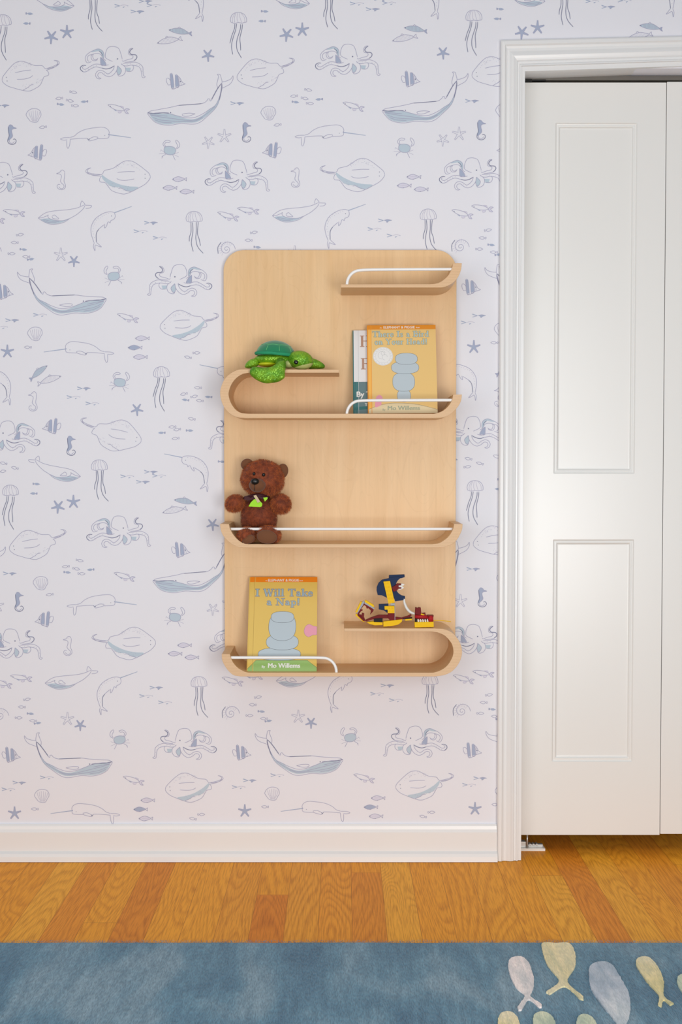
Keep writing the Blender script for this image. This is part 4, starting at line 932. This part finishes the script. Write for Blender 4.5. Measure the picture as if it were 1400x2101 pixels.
bm = bmesh.new(); add_tube(bm, catmull([bq(630, 600, -0.1580), bq(628, 680, -0.157), bq(632, 725, -0.153)], 0.002), 0.0006, 6); bobj('mouth_seam', bm, NOSE, par=mz)
bm = bmesh.new(); add_ellipsoid(bm, bq(805, 412, -0.141), (0.0042, 0.0035, 0.0045)); bobj('eye', bm, EYE, par=head)
bm = bmesh.new(); add_ellipsoid(bm, bq(620, 395, -0.138), (0.0036, 0.0035, 0.0045)); bobj('eye', bm, EYE, par=head)
furry('arm', bq(255, 955, -0.100), (175 * bp_, 0.022, 150 * bp_), -25, 3200, 0.0058, None, 4)
furry('arm', bq(1130, 965, -0.100), (190 * bp_, 0.022, 175 * bp_), 30, 3600, 0.0062, None, 5)
for x, z, rx, rz, seed, rt in ((475, 1570, 170, 150, 6, -15), (900, 1560, 225, 160, 7, 8)):
    lg = furry('leg', bq(x, z - (0 if seed == 6 else 5), -0.136), (rx * bp_, 0.040, rz * bp_), rt, 3600, 0.0052, None, seed)
    bm = bmesh.new()
    if seed == 6: add_ellipsoid(bm, bq(515, 1650, -0.170), (125 * bp_, 0.008, 82 * bp_), Matrix.Rotation(math.radians(-22), 4, 'Y'))
    else: add_ellipsoid(bm, bq(865, 1600, -0.175), (190 * bp_, 0.009, 130 * bp_), Matrix.Rotation(math.radians(8), 4, 'Y'))
    bobj('foot_sole', bm, VEL, par=lg, smooth=True)
RIB = newmat('dark_plum_ribbon', rgb(66, 28, 34), 0.55, spec=0.2); LIME = newmat('lime_felt_tag', rgb(160, 224, 20), 0.6); BEIGE = newmat('beige_label_tape', rgb(206, 184, 146), 0.6)
def ribbon(name, pts, y0, y1, m):
    bm = bmesh.new(); n = len(pts); a = [bm.verts.new(bq(x, z, y0)) for x, z in pts]; c = [bm.verts.new(bq(x, z, y1)) for x, z in pts]
    bm.faces.new(a); bm.faces.new(c)
    for i in range(n): bm.faces.new((a[i], a[(i + 1) % n], c[(i + 1) % n], c[i]))
    return bobj(name, bm, m)
bm = bmesh.new(); add_tube(bm, catmull([bq(440, 860, -0.100), bq(540, 830, -0.122), bq(690, 800, -0.132), bq(800, 815, -0.128), bq(900, 850, -0.112)], 0.003), 0.0042, 10); rb = bobj('neck_ribbon', bm, RIB)
ribbon('bow_loop', [(440, 815), (560, 850), (660, 800), (640, 870), (520, 905), (430, 885)], -0.134, -0.128, RIB)
ribbon('bow_loop', [(660, 800), (760, 830), (880, 835), (880, 880), (790, 880), (690, 850)], -0.136, -0.130, RIB)
ribbon('felt_tag', [(620, 880), (700, 880), (778, 960), (770, 1015), (735, 1030), (515, 1018), (560, 940)], -0.1415, -0.140, LIME)
ribbon('felt_tag', [(795, 850), (878, 840), (880, 870), (828, 925)], -0.138, -0.137, LIME)
ribbon('sewn_label', [(608, 812), (660, 798), (740, 925), (690, 950)], -0.144, -0.143, BEIGE)

# ------------------------------------------------------------------ brick-built toy
def plastic(n, c): return newmat(n, c, 0.4, spec=0.1)
YB = plastic('yellow_brick_plastic', rgb(240, 192, 12)); RB = plastic('dark_red_brick_plastic', rgb(112, 18, 20)); NB_ = plastic('navy_brick_plastic', rgb(18, 42, 78)); WB = plastic('white_brick_plastic', rgb(232, 230, 224)); KB = plastic('black_brick_plastic', rgb(24, 22, 22)); GB = plastic('grey_brick_plastic', rgb(168, 170, 174)); RC = plastic('clear_red_plastic', rgb(176, 40, 44))
BY = -0.152
def kq(x, z, y=BY): return P(715 + x / 6.364, 1165 + z / 6.364, y)
KO = Vector(kq(600, 765)); kt = empty('brick_toy', KO); tag(kt, 'toy creature of navy, yellow and dark red plastic bricks on the lower right ledge', 'toy')
def kobj(name, bm, m, **kw):
    o = obj(name, bm, m, kt, **kw); o.location = -KO; return o
def piece(name, pts, y0, y1, m, sm=False, studs=None, mi2=None):
    """extruded brick outline in the zoomed units; y0 front, y1 back."""
    bm = bmesh.new()
    q = [kq(a, c) for a, c in pts]; q = [(v.x, v.z) for v in q]
    add_prism(bm, q, y0, y1)
    if studs:
        for a, c, r in studs:
            v = kq(a, c); n = 10
            add_prism(bm, [(v.x + r * math.cos(2 * math.pi * k / n), v.z + r * math.sin(2 * math.pi * k / n)) for k in range(n)], y0 - 0.0016, y0 + 0.0002)
    return kobj(name, bm, m, bevel=0.0004)
F0, B0 = BY, BY + 0.016
sail = [(372, 255), (395, 200), (440, 158), (530, 138), (533, 96), (735, 88), (738, 122)] + [(745 + 125 * math.cos(math.radians(a)) * 1.0, 246 - 125 * math.sin(math.radians(a))) for a in range(100, 265, 15)] + [(742, 372), (742, 405), (722, 425), (612, 440), (602, 405), (500, 392), (440, 362), (385, 358), (370, 300)]
piece('wing_plate', sail, F0 + 0.004, F0 + 0.010, NB_)
piece('wing_tile', [(535, 96), (735, 88), (738, 122), (690, 138), (655, 110), (535, 128)], F0 + 0.001, F0 + 0.004, NB_)
piece('long_plate', [(458, 180), (545, 172), (607, 455), (525, 470)], F0 - 0.001, F0 + 0.003, YB, studs=[(478 + i * 13.6 + s * 38, 202 + i * 49 - s * 4, 0.0019) for i in range(6) for s in (0.1, 1)])
piece('claw_joint', [(572, 250), (600, 238), (640, 205), (692, 208), (690, 222), (655, 232), (660, 252), (694, 255), (692, 272), (650, 275), (638, 296), (592, 312), (575, 280)], F0 - 0.001, F0 + 0.010, RB)
piece('tooth', [(690, 206), (715, 208), (738, 218), (715, 236), (690, 232)], F0, F0 + 0.008, WB); piece('tooth', [(650, 232), (692, 228), (730, 262), (700, 280), (655, 292), (660, 262)], F0 + 0.001, F0 + 0.008, WB)
piece('clip', [(548, 464), (606, 460), (606, 492), (556, 494)], F0 - 0.001, F0 + 0.010, GB)
piece('hip_plate', [(398, 478), (525, 472), (525, 498), (478, 510), (515, 560), (512, 592), (465, 558), (398, 545)], F0 + 0.002, F0 + 0.012, NB_)
piece('hip_brick', [(472, 500), (602, 498), (605, 592), (515, 592), (513, 546), (475, 546)], F0 - 0.002, F0 + 0.010, YB, studs=[(495, 522, 0.0018), (535, 522, 0.0018), (575, 522, 0.0018), (540, 565, 0.0018), (578, 565, 0.0018)])
piece('leg_brick', [(518, 592), (607, 590), (607, 682), (560, 700), (520, 660)], F0 - 0.001, F0 + 0.014, RB)
piece('leg_pin', [(604, 462), (611, 462), (613, 690), (604, 690)], F0 - 0.001, F0 + 0.006, GB)
piece('tail_piece', [(218, 688), (300, 650), (400, 618), (520, 618), (520, 662), (440, 662), (330, 672), (232, 702)], F0 + 0.002, F0 + 0.014, RB)
piece('tail_block', [(332, 664), (448, 655), (448, 712), (336, 710)], F0, F0 + 0.014, KB)
piece('curved_base', [(455, 700), (702, 670), (700, 700), (655, 738), (560, 760), (458, 766)], F0 - 0.004, F0 + 0.014, YB)
piece('curved_base', [(240, 710), (330, 700), (336, 708), (448, 712), (448, 746), (350, 750), (280, 735)], F0 - 0.001, F0 + 0.014, YB)
piece('spine_piece', [(610, 642), (700, 652), (780, 628), (822, 606), (828, 622), (800, 640), (832, 645), (828, 660), (700, 672), (610, 680)], F0, F0 + 0.010, RB)
piece('spine_tile', [(715, 655), (835, 645), (835, 660), (715, 668)], F0 - 0.001, F0 + 0.008, KB)
piece('spine_plate', [(744, 670), (832, 664), (832, 684), (744, 692)], F0, F0 + 0.010, YB)
# ring of the tail
piece('ring_plate', [(92, 580), (160, 442), (180, 450), (115, 588)], F0 + 0.002, F0 + 0.014, YB); piece('ring_edge', [(115, 588), (180, 450), (202, 432), (214, 448), (140, 590), (108, 600)], F0 + 0.001, F0 + 0.012, GB)
piece('ring_plate', [(218, 428), (232, 424), (335, 488), (336, 514), (322, 515), (214, 452)], F0 + 0.002, F0 + 0.014, YB); piece('ring_edge', [(218, 450), (322, 512), (346, 526), (330, 548), (205, 470)], F0 + 0.001, F0 + 0.012, GB)
piece('ring_plate', [(94, 610), (112, 602), (216, 698), (198, 710), (94, 626)], F0 + 0.002, F0 + 0.014, YB)
piece('ring_spike', [(125, 590), (205, 470), (210, 482), (162, 545), (190, 552), (160, 575), (138, 612), (222, 690), (200, 700), (120, 622)], F0, F0 + 0.012, RB)
piece('ring_spike', [(205, 466), (330, 540), (330, 562), (286, 612), (298, 560), (256, 524), (244, 540), (228, 500), (208, 490)], F0, F0 + 0.012, RB)
piece('ring_spike', [(178, 590), (208, 598), (205, 640), (222, 690), (190, 660), (140, 612), (176, 616)], F0 + 0.001, F0 + 0.012, RB)
# horn
bm = bmesh.new(); hp = catmull([kq(727, 402, F0 + 0.006), kq(735, 460, F0 + 0.006), kq(765, 530, F0 + 0.005), kq(810, 578, F0 + 0.004), kq(866, 600, F0 + 0.004)], 0.002); n = len(hp)
add_tube(bm, hp, [0.0010 + 0.0024 * math.sin(math.pi * min(1, 0.15 + 0.6 * i / n)) for i in range(n)], 10); kobj('curved_horn', bm, WB)
# skull
piece('skull_block', [(876, 520), (890, 516), (895, 524), (915, 524), (918, 516), (946, 520), (952, 590), (940, 618), (872, 604)], F0 - 0.004, F0 + 0.012, RB)
piece('jaw_link', [(872, 590), (940, 600), (1008, 588), (1010, 618), (1036, 622), (1030, 690), (872, 672)], F0 + 0.002, F0 + 0.012, RB); piece('jaw_plate', [(945, 592), (1000, 612), (985, 622), (940, 612)], F0 - 0.002, F0 + 0.004, YB)
bm = bmesh.new(); a = kq(868, 638, F0 - 0.002); c = kq(1040, 642, F0 - 0.002); add_tube(bm, [a, c], 0.0042, 16); kobj('red_bar', bm, RC)
bm = bmesh.new(); a = kq(1075, 622, F0 - 0.001); c = kq(1075, 700, F0 - 0.001); add_tube(bm, [a, c], 0.0068, 20); kobj('red_cylinder', bm, RC)
piece('jaw_cap', [(1034, 616), (1112, 616), (1114, 632), (1034, 632)], F0 - 0.007, F0 + 0.012, RB)
for k in range(6):
    x = 905 + k * 30; piece('tooth', [(x, 668), (x + 12, 668), (x + 22, 700), (x - 4 + 8, 706)], F0 - 0.005, F0 + 0.001, WB)
piece('jaw_brick', [(864, 706), (1112, 700), (1114, 768), (866, 774)], F0 - 0.007, F0 + 0.012, YB)
piece('jaw_back', [(872, 660), (900, 668), (895, 706), (872, 706)], F0 - 0.003, F0 + 0.010, KB)
bm = bmesh.new(); hp = [kq(1112, 690, F0), kq(1200, 688, F0), kq(1340, 702, F0)]; add_tube(bm, catmull(hp, 0.003), 0.0009, 8); kobj('tongue_rod', bm, YB)

# ------------------------------------------------------------------ rug
RUGH = 0.014
def m_rug(name, c1, c2, c3, soft=0.0):
    m = newmat(name, c1, 0.95, spec=0.1); b = NB(m)
    mp = b.coords((2.2, 0.9, 1)); n0 = b.n('ShaderNodeTexNoise', Scale=3.2, Detail=5.0, Distortion=0.5); b.l(mp, 'Vector', n0, 'Vector')
    mp1 = b.coords((34, 5, 3)); n1 = b.n('ShaderNodeTexNoise', Scale=2.0, Detail=4.0, Distortion=0.3); b.l(mp1, 'Vector', n1, 'Vector')
    mp2 = b.coords((420, 70, 300)); n2 = b.n('ShaderNodeTexNoise', Scale=1.0, Detail=3.0); b.l(mp2, 'Vector', n2, 'Vector')
    r0 = b.ramp([(0.35, c2), (0.5, c1), (0.64, c3)]); b.l(n0, 'Fac', r0, 'Fac')
    r1 = b.ramp([(0.32, (0.76, 0.82, 0.85, 1)), (0.68, (1.2, 1.14, 1.11, 1))]); b.l(n1, 'Fac', r1, 'Fac')
    r2 = b.ramp([(0.3, (0.62, 0.66, 0.68, 1)), (0.7, (1.22, 1.2, 1.18, 1))]); b.l(n2, 'Fac', r2, 'Fac')
    x = b.mix(1.0, (r0, 'Color'), (r1, 'Color'), 'MULTIPLY'); y = b.mix(1.0 - soft, (x, 2), (r2, 'Color'), 'MULTIPLY'); b.l(y, 2, b.b, 'Base Color')
    b.b.inputs['Sheen Weight'].default_value = 0.25
    bp = b.n('ShaderNodeBump', Strength=0.8, Distance=0.004); b.l(n2, 'Fac', bp, 'Height'); b.l(bp, 'Normal', b.b, 'Normal')
    return m
RUG = m_rug('blue_wool_pile', rgb(92, 138, 162), rgb(66, 114, 142), rgb(124, 156, 174))
RW = m_rug('blush_wool_pile', rgb(238, 226, 224), rgb(226, 212, 214), rgb(246, 236, 232), 0.6); RCm = m_rug('cream_wool_pile', rgb(244, 228, 180), rgb(226, 212, 150), rgb(248, 236, 200), 0.6); RG = m_rug('grey_blue_wool_pile', rgb(192, 202, 214), rgb(156, 176, 196), rgb(218, 224, 228), 0.6); RS = m_rug('sage_wool_pile', rgb(214, 222, 190), rgb(192, 206, 184), rgb(230, 230, 206), 0.6)
bm = bmesh.new()
yr = FL(700, 1929, RUGH).y; NX = 420
edge_v = []
x0r, x1r = -1.55, 2.1
ys = [yr, yr - 0.006, yr - 0.015, -3.2]
zs_ = [0.001, RUGH * 0.75, RUGH, RUGH]
grid = []
for i in range(NX + 1):
    x = x0r + (x1r - x0r) * i / NX
    wob = 0.0022 * noise.noise(Vector((x * 9, 1.3, 0))) + 0.0016 * noise.noise(Vector((x * 60, 4.3, 0)))
    col = [bm.verts.new((x, ys[0] + wob, 0.001))] + [bm.verts.new((x, ys[k] + wob * (1 if k < 3 else 0), zs_[k])) for k in (1, 2, 3)]
    grid.append(col)
for i in range(NX):
    for k in range(3):
        bm.faces.new((grid[i][k], grid[i + 1][k], grid[i + 1][k + 1], grid[i][k + 1]))
bm.faces.new([grid[0][k] for k in (0, 1, 2, 3)] + [bm.verts.new((x0r, ys[3], 0.001))]); bm.faces.new([grid[-1][k] for k in (0, 1, 2, 3)] + [bm.verts.new((x1r, ys[3], 0.001))])
def rfish(pts, mi):
    """raised woven fish outline on the pile, slightly domed at its rim."""
    top = RUGH + 0.004
    q = [FL(700 + a / 2, 1660 + c / 2, top) for a, c in pts]
    q = catmull(q, 0.006, True)
    cen = sum(q, Vector()) / len(q)
    q = [Vector((v.x + 0.0016 * noise.noise(v * 160), min(v.y + 0.0016 * noise.noise(v * 170 + Vector((5, 0, 0))), yr - 0.004), v.z)) for v in q]
    lo = [bm.verts.new((v.x, v.y, RUGH - 0.003)) for v in q]; hi = [bm.verts.new((v.x + (cen.x - v.x) * 0.02, v.y + (cen.y - v.y) * 0.02, top - 0.0008)) for v in q]
    n = len(q)
    for i in range(n): bm.faces.new((lo[i], lo[(i + 1) % n], hi[(i + 1) % n], hi[i])).material_index = mi
    bm.faces.new(hi).material_index = mi
rfish([(685,630),(700,605),(740,600),(770,625),(790,680),(790,730),(778,765),(825,800),(815,811),(770,778),(740,822),(725,812),(755,762),(720,730),(695,680)], 1)
rfish([(825,545),(880,545),(935,545),(960,580),(962,640),(930,705),(995,768),(985,778),(920,725),(855,757),(842,748),(895,703),(850,640),(830,590)], 2)
rfish([(1018,690),(1020,640),(1060,620),(1110,630),(1150,690),(1185,760),(1187,830),(1172,890),(1200,960),(1165,930),(1130,960),(1138,890),(1080,810),(1032,745)], 3)
rfish([(1210,630),(1220,605),(1260,602),(1300,640),(1325,700),(1327,765),(1365,795),(1352,802),(1325,780),(1315,808),(1302,800),(1305,760),(1260,710),(1225,660)], 2)
rfish([(645,890),(650,840),(690,825),(725,850),(738,910),(725,980),(690,1000),(655,950)], 2)
rfish([(790,890),(792,840),(830,826),(870,850),(888,910),(875,980),(840,1000),(800,950)], 4)
rfish([(965,890),(975,845),(1010,838),(1045,865),(1060,920),(1050,990),(1010,1000),(975,950)], 4)
rfish([(1380,705),(1385,680),(1410,672),(1450,690),(1480,740),(1470,790),(1430,780),(1395,740)], 4)
# loose tufts along the far edge of the pile
rg = random.Random(11)
for _ in range(9000):
    x = rg.uniform(-1.1, 1.1); y = yr + rg.uniform(-0.010, 0.0015) ; z = rg.uniform(0.003, RUGH)
    d = Vector((rg.uniform(-.6, .6), rg.uniform(0.1, 1.0), rg.uniform(0.0, 1.0))).normalized() * rg.uniform(0.0012, 0.0026)
    s = Vector((0.0005, 0, 0)); p = Vector((x, y, z))
    bm.faces.new([bm.verts.new(p - s), bm.verts.new(p + s), bm.verts.new(p + d)])
rug = obj('rug', bm, [RUG, RW, RCm, RG, RS]); tag(rug, 'blue wool pile rug with cream and grey fish on the wood floor', 'rug')
